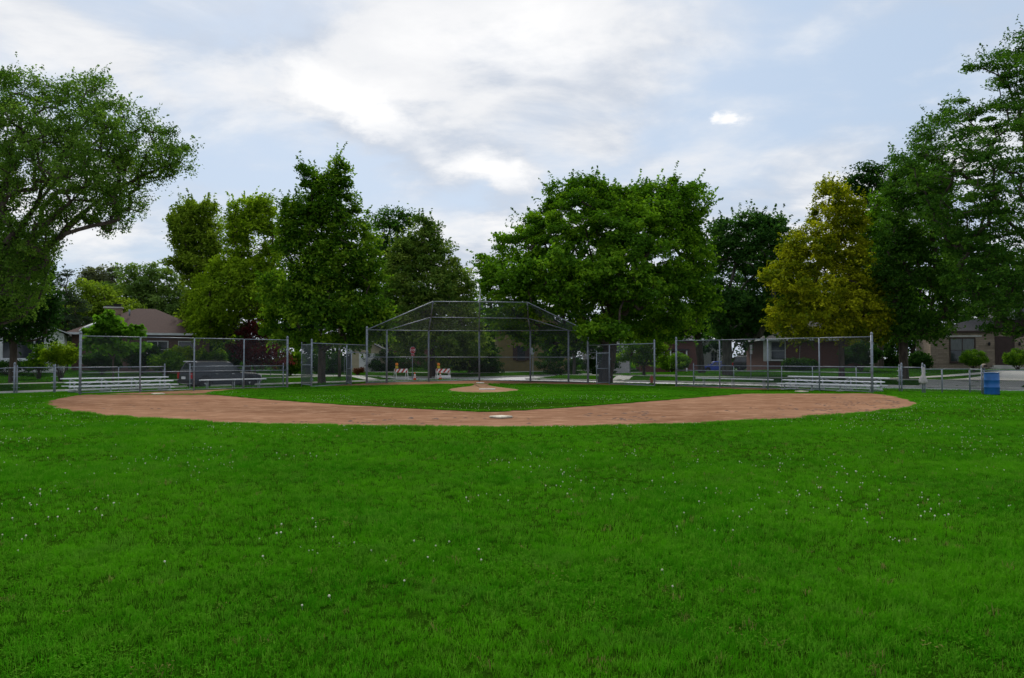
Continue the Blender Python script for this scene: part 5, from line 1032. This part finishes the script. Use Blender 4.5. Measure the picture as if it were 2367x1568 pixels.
def barricade(label, px, Y, yaw, low_board):
    X = (px - CXP) / FPX * Y; root = empty('barricade', (X, Y, ZR), R(yaw)); w = .62
    for sy in (-1, 1):
        for sx in (-1, 1): MB().beam((sx * (w - .06), sy * .30, 0), (sx * (w - .06), sy * .02, .98), .045, .03).build('leg', REFL, root)
    def board(zc, hh, nm, stripes=True):
        for sy in (-1, 1):
            f = lambda u, z: (u, sy * (.325 - .28 * (z / .98)), z); bd = MB(); bk_ = MB()
            z0_, z1_ = zc - hh, zc + hh; p = [f(-w, z0_), f(w, z0_), f(w, z1_), f(-w, z1_)]; q = [(a_, b_ - sy * .012, c_) for a_, b_, c_ in p]
            o = MB().faces(p + q, [(0, 1, 2, 3), (7, 6, 5, 4), (0, 4, 5, 1), (1, 5, 6, 2), (2, 6, 7, 3), (3, 7, 4, 0)]).build(nm, REFL, root)
            for k_ in range(-2, 3) if stripes else ():
                u0 = k_ * .42 - .1; pts_ = [(u0, z0_), (u0 + .2, z0_), (u0 + .2 + 2 * hh, z1_), (u0 + 2 * hh, z1_)]; cl_ = []
                pts_ = [(min(max(u_, -w), w), z_) for u_, z_ in pts_]
                if pts_[1][0] - pts_[0][0] < .01 and pts_[2][0] - pts_[3][0] < .01: continue
                MB().poly([Vector(f(u_, z_)) + Vector((0, sy * .004, 0)) for u_, z_ in pts_]).build('stripe', STR, o)
    board(.80, .155, 'striped_board')
    if low_board: board(.30, .10, 'lower_board', False)
    else:
        for sy in (-1, 1): MB().beam((-w + .06, sy * .235, .22), (w - .06, sy * .235, .22), .02, .05).build('cross_bar', REFL, root)
    lp = MB().box(-.52, -.28, -.06, .06, .98, 1.2, .03).build('lamp_case', YELP, root)
    ln = MB(); n_ = 16; ln.loft([[(-.40 + r_ * math.cos(2 * math.pi * k_ / n_), y_, 1.33 + r_ * math.sin(2 * math.pi * k_ / n_)) for k_ in range(n_)] for r_, y_ in ((.05, -.075), (.11, -.06), (.125, -.035), (.125, .035), (.11, .06), (.05, .075))], smooth=True); ln.build('lamp_lens', AMB, lp)
    return tag(root, label, 'barricade', 'striped traffic barricades')
barricade('striped traffic barricade with an amber lamp left of the stop sign post', 927, 66, 38, False)
barricade('striped traffic barricade with an amber lamp behind the orange cone', 1024, 66.3, 26, True)
def cone(label, px, Y):
    X = (px - CXP) / FPX * Y; root = empty('traffic_cone', (X, Y, ZR)); MB().box(-.2, .2, -.2, .2, 0, .03, .01).build('base', ORNG, root)
    r_ = lambda z: .15 - .125 * (z - .03) / .68
    MB().lathe([(r_(.03), .03), (r_(.28), .28), (r_(.36), .36), (r_(.40), .40), (r_(.54), .54), (r_(.71), .71)], 18).build('body', ORNG, root)
    for a_, b_ in ((.26, .36), (.42, .55)): MB().lathe([(r_(a_) + .004, a_), (r_(b_) + .004, b_)], 18, caps=False).build('reflective_collar', REFL, root)
    return tag(root, label, 'traffic cone', 'traffic cones')
cone('orange cone with white collars right of the stop sign post', 959, 64); cone('orange cone standing in front of the striped barricade', 1018, 64.6)
X = (1506 - CXP) / FPX * 57; root = empty('fire_hydrant', (X, 57, H(X, 57))); HYD = mat('hydrant_red', (.26, .06, .035), .6, 0, .3, 9)
MB().lathe([(.15, -.1), (.15, .04), (.10, .06), (.10, .42), (.13, .44), (.13, .47), (.10, .52), (.05, .58), (.02, .60)], 14).build('barrel', HYD, root)
for sx in (-1, 1): MB().tube((0, 0, .34), (sx * .17, 0, .34), .045, n=10).build('outlet', HYD, root)
tag(root, 'small red fire hydrant beside the fence post right of the stop sign', 'hydrant')
# flag on the far white house
X = (1592 - CXP) / FPX * 118; zf = P(1592, 800, 118).z; root = empty('flag', (X, 118, zf)); MB().tube((1.4, .4, -1.0), (-.3, 0, 1.1), .03, n=6).build('flagpole', TRIM, root)
for i, (c_, nm) in enumerate((((.55, .05, .04), 'red_cloth'), ((.60, .42, .03), 'yellow_cloth'), ((.55, .05, .04), 'red_cloth'))):
    b = MB(); rows = []
    for k_ in range(6): rows.append([(-.25 + .42 * i + .05 * math.sin(k_), .06 * math.sin(k_ * 1.4), 1.0 - .52 * i - .22 * k_), (.17 + .42 * i + .05 * math.sin(k_), .06 * math.sin(k_ * 1.4 + .8), .5 - .52 * i - .22 * k_)])
    for (p, q), (r_, s_) in zip(rows, rows[1:]): b.poly([p, q, s_, r_], True)
    b.build('stripe', mat(nm, c_, .8), root)
tag(root, 'red and yellow flag hanging beside the far white house', 'flag')

# ------------------------------------------------------------------ grass
def make_tuft(name, n, rad, hmin, hmax, w, seed, kind='blade'):
    rs = np.random.RandomState(seed); V, F = [], []
    if kind == 'blade':
        for i in range(n):
            a = rs.rand() * 6.283; r_ = rad * math.sqrt(rs.rand()); bx, by = r_ * math.cos(a), r_ * math.sin(a); hh = rs.uniform(hmin, hmax); la = rs.rand() * 6.283; ln = hh * rs.uniform(.15, .95); wa = la + 1.57 + rs.randn() * .5
            dx, dy = math.cos(wa) * w / 2, math.sin(wa) * w / 2; lx, ly = math.cos(la) * ln, math.sin(la) * ln; k_ = len(V)
            V += [(bx - dx, by - dy, -.008), (bx + dx, by + dy, -.008), (bx + lx * .35 + dx * .9, by + ly * .35 + dy * .9, hh * .6), (bx + lx * .35 - dx * .9, by + ly * .35 - dy * .9, hh * .6), (bx + lx, by + ly, hh * (1 - .25 * ln / hh))]
            F += [(k_, k_ + 1, k_ + 2, k_ + 3), (k_ + 3, k_ + 2, k_ + 4, k_ + 4)]
        F = [f if f[2] != f[3] else f[:3] for f in F]
    else:
        for i in range(n):
            a = rs.rand() * 6.283; r_ = rad * math.sqrt(rs.rand()); cx_, cy_, z_ = r_ * math.cos(a), r_ * math.sin(a), rs.uniform(hmin, hmax); a0 = rs.rand() * 6.283
            for j in range(3):
                t = a0 + j * 2.094; ux, uy = math.cos(t), math.sin(t); vx, vy = -uy, ux; s = w * rs.uniform(.8, 1.2); k_ = len(V); tz = rs.uniform(-.3, .5)
                V += [(cx_, cy_, z_), (cx_ + ux * s * .6 + vx * s * .5, cy_ + uy * s * .6 + vy * s * .5, z_ + tz * s * .5), (cx_ + ux * s, cy_ + uy * s, z_ + tz * s), (cx_ + ux * s * .6 - vx * s * .5, cy_ + uy * s * .6 - vy * s * .5, z_ + tz * s * .5)]; F.append((k_, k_ + 1, k_ + 2, k_ + 3))
    me = bpy.data.meshes.new(name); me.from_pydata(V, [], F); me.update(); me.materials.append(CLOV if kind == 'clover' else BLADE); return bpy.data.objects.new(name, me)
def scatter(name, label, pts, idx, scale, rot, sources, cat, mm):
    me = bpy.data.meshes.new(name); me.vertices.add(len(pts)); me.vertices.foreach_set('co', np.asarray(pts, np.float32).ravel())
    a = me.attributes.new('which', 'INT', 'POINT'); a.data.foreach_set('value', np.asarray(idx, np.int32)); a = me.attributes.new('size', 'FLOAT', 'POINT'); a.data.foreach_set('value', np.asarray(scale, np.float32))
    a = me.attributes.new('turn', 'FLOAT_VECTOR', 'POINT'); a.data.foreach_set('vector', np.asarray(rot, np.float32).ravel()); me.update()
    ob = link(bpy.data.objects.new(name, me)); tag(ob, label, cat, kind='stuff'); me.materials.append(mm)
    col = bpy.data.collections.new(name + '_source')
    for s in sources: col.objects.link(s)
    ng = bpy.data.node_groups.new(name + '_nodes', 'GeometryNodeTree'); ng.interface.new_socket('Geometry', in_out='INPUT', socket_type='NodeSocketGeometry'); ng.interface.new_socket('Geometry', in_out='OUTPUT', socket_type='NodeSocketGeometry')
    gi = ng.nodes.new('NodeGroupInput'); go = ng.nodes.new('NodeGroupOutput'); ci = ng.nodes.new('GeometryNodeCollectionInfo'); ci.inputs['Collection'].default_value = col; ci.inputs['Separate Children'].default_value = True; ci.inputs['Reset Children'].default_value = True
    ip = ng.nodes.new('GeometryNodeInstanceOnPoints'); ip.inputs['Pick Instance'].default_value = True
    def na(nm, t):
        n_ = ng.nodes.new('GeometryNodeInputNamedAttribute'); n_.data_type = t; n_.inputs['Name'].default_value = nm; return [o_ for o_ in n_.outputs if o_.enabled and o_.name == 'Attribute'][0]
    ng.links.new(gi.outputs[0], ip.inputs['Points']); ng.links.new(ci.outputs[0], ip.inputs['Instance']); ng.links.new(na('which', 'INT'), ip.inputs['Instance Index']); ng.links.new(na('turn', 'FLOAT_VECTOR'), ip.inputs['Rotation']); ng.links.new(na('size', 'FLOAT'), ip.inputs['Scale']); ng.links.new(ip.outputs[0], go.inputs[0])
    md = ob.modifiers.new('scatter', 'NODES'); md.node_group = ng; return ob
tufts = [make_tuft('tuft_%d' % i, 18, .058, .03, .075, .0040, 200 + i) for i in range(5)] + [make_tuft('tuft_5', 6, .07, .018, .045, .011, 210, 'clover'), make_tuft('tuft_6', 8, .08, .02, .05, .010, 211, 'clover'), make_tuft('tuft_7', 4, .06, .07, .105, .0034, 212), make_tuft('tuft_8', 3, .05, .06, .10, .003, 213)]
rs = np.random.RandomState(77)
def band(y0, y1, dens, margin=4.0):
    area = .7 * (y1 * y1 - y0 * y0) + 2 * margin * (y1 - y0); n = int(area * dens); u = rs.rand(n * 2); Y = np.sqrt(y0 * y0 + u * (y1 * y1 - y0 * y0)); X = (rs.rand(n * 2) * 2 - 1) * (.7 * Y + margin); return X[:n], Y[:n]
PTS, IDX, SC = [], [], []
def put(X, Y, z, s0, s1, clover=.35):
    n = len(X); cl_ = vnoise(X + 50, Y + 50, 1.3, 5) * .6 + vnoise(X + 50, Y + 50, .45, 6) * .4; is_c = rs.rand(n) < np.clip((cl_ - .40) * 2.2, 0, 1) * clover * 1.5
    hv = .65 + .7 * vnoise(X + 90, Y + 90, 1.1, 8)
    PTS.append(np.stack([X, Y, z], 1)); IDX.append(np.where(is_c, rs.randint(5, 7, n), np.where(rs.rand(n) < .07, rs.randint(7, 9, n), rs.randint(0, 5, n)))); SC.append(rs.uniform(s0, s1, n) * hv)
for y0, y1, dens, s0, s1 in ((1.8, 6, 700, .5, .85), (6, 11, 430, .58, .92), (11, 18, 230, .65, 1.0), (18, 34, 100, .7, 1.05)):
    X, Y = band(y0, y1, dens); _, a_, b_ = road_dist(X, Y); m_ = ~inside(dirt_poly, X, Y) & (a_ < 42) & (b_ < 36); put(X[m_], Y[m_], Hn(X[m_], Y[m_]), s0, s1)
X = rs.uniform(-17, 17, 130000); Y = rs.uniform(25, 46, 130000); m_ = inside(ig_poly, X, Y) & ~inside(pc_poly, X, Y); put(X[m_], Y[m_], np.full(m_.sum(), .028), .42, .62)
# a longer fringe where lawn meets clay
for poly, zz in ((dirt_poly[:len(dirt_poly) - len(back_g)], 0.0), (ig_poly, .026)):
    p_ = np.array(poly); n_ = len(p_); k_ = rs.randint(0, n_ - 1, 5200); t_ = rs.rand(5200, 1); q_ = p_[k_] * (1 - t_) + p_[k_ + 1] * t_ + rs.randn(5200, 2) * .05; put(q_[:, 0], q_[:, 1], np.full(5200, zz), .55, .9, .1)
X = rs.uniform(-48, 52, 60000); Y = rs.uniform(28, 84, 60000); d_, a_, b_ = road_dist(X, Y); m_ = (d_ > .4) & (~inside(dirt_poly, X, Y)) & ((a_ > 36) | (b_ > 31) | (np.abs(X) > 17)); put(X[m_], Y[m_], Hn(X[m_], Y[m_]), 0.55, .95, .1)
PTS = np.concatenate(PTS); IDX = np.concatenate(IDX); SC = np.concatenate(SC); rt = np.zeros_like(PTS); rt[:, 2] = rs.rand(len(PTS)) * 6.283; rt[:, 0] = rs.randn(len(PTS)) * .12
scatter('grass', 'green lawn grass with clover covering the field', PTS, IDX, SC, rt, tufts, 'grass', BLADE)
# clover blossom
def make_flower(name, seed):
    r2 = np.random.RandomState(seed); b = MB(); b.lathe([(.004, -.012), (.011, -.007), (.0135, .0), (.011, .008), (.004, .013)], 8, (0, 0, .062)); b.tube((0, 0, 0), (0, 0, .052), .0014, n=3, caps=False)
    me = bpy.data.meshes.new(name); me.from_pydata(b.v, [], b.f); me.update(); me.materials.append(FLOW); return bpy.data.objects.new(name, me)
fp = []
for y0, y1, dens, th in ((3, 9, 13, .50), (9, 20, 11, .50), (20, 30, 12, .50)):
    X, Y = band(y0, y1, dens); cl_ = vnoise(X + 20, Y + 20, 2.6, 15) * .6 + vnoise(X + 20, Y + 20, .7, 16) * .4 + .10 * np.clip(X / 3, -1, 1) * (Y < 9); m_ = (cl_ > th) & ~inside(dirt_poly, X, Y); fp.append(np.stack([X[m_], Y[m_], np.zeros(m_.sum())], 1))
X = rs.uniform(-17, 17, 16000); Y = rs.uniform(20, 46, 16000); cl_ = vnoise(X + 7, Y + 7, 2.2, 17) + .35 * (Y < 30); m_ = inside(ig_poly, X, Y) & ~inside(pc_poly, X, Y) & ((cl_ > .74) & (rs.rand(len(X)) < .4)); fp.append(np.stack([X[m_], Y[m_], np.full(m_.sum(), .03)], 1))
fp = np.concatenate(fp); n_ = len(fp); rt = np.zeros((n_, 3)); rt[:, :2] = rs.randn(n_, 2) * .25
scatter('clover_blossom', 'small white clover blossoms dotted over the lawn', fp, np.zeros(n_), rs.uniform(.32, .66, n_), rt, [make_flower('flower_head', 1)], 'flowers', FLOW)
print('grass', len(PTS), 'flowers', n_, 'tris', sum(len(o.data.loops) - 2 * len(o.data.polygons) for o in COL.objects if o.type == 'MESH'))
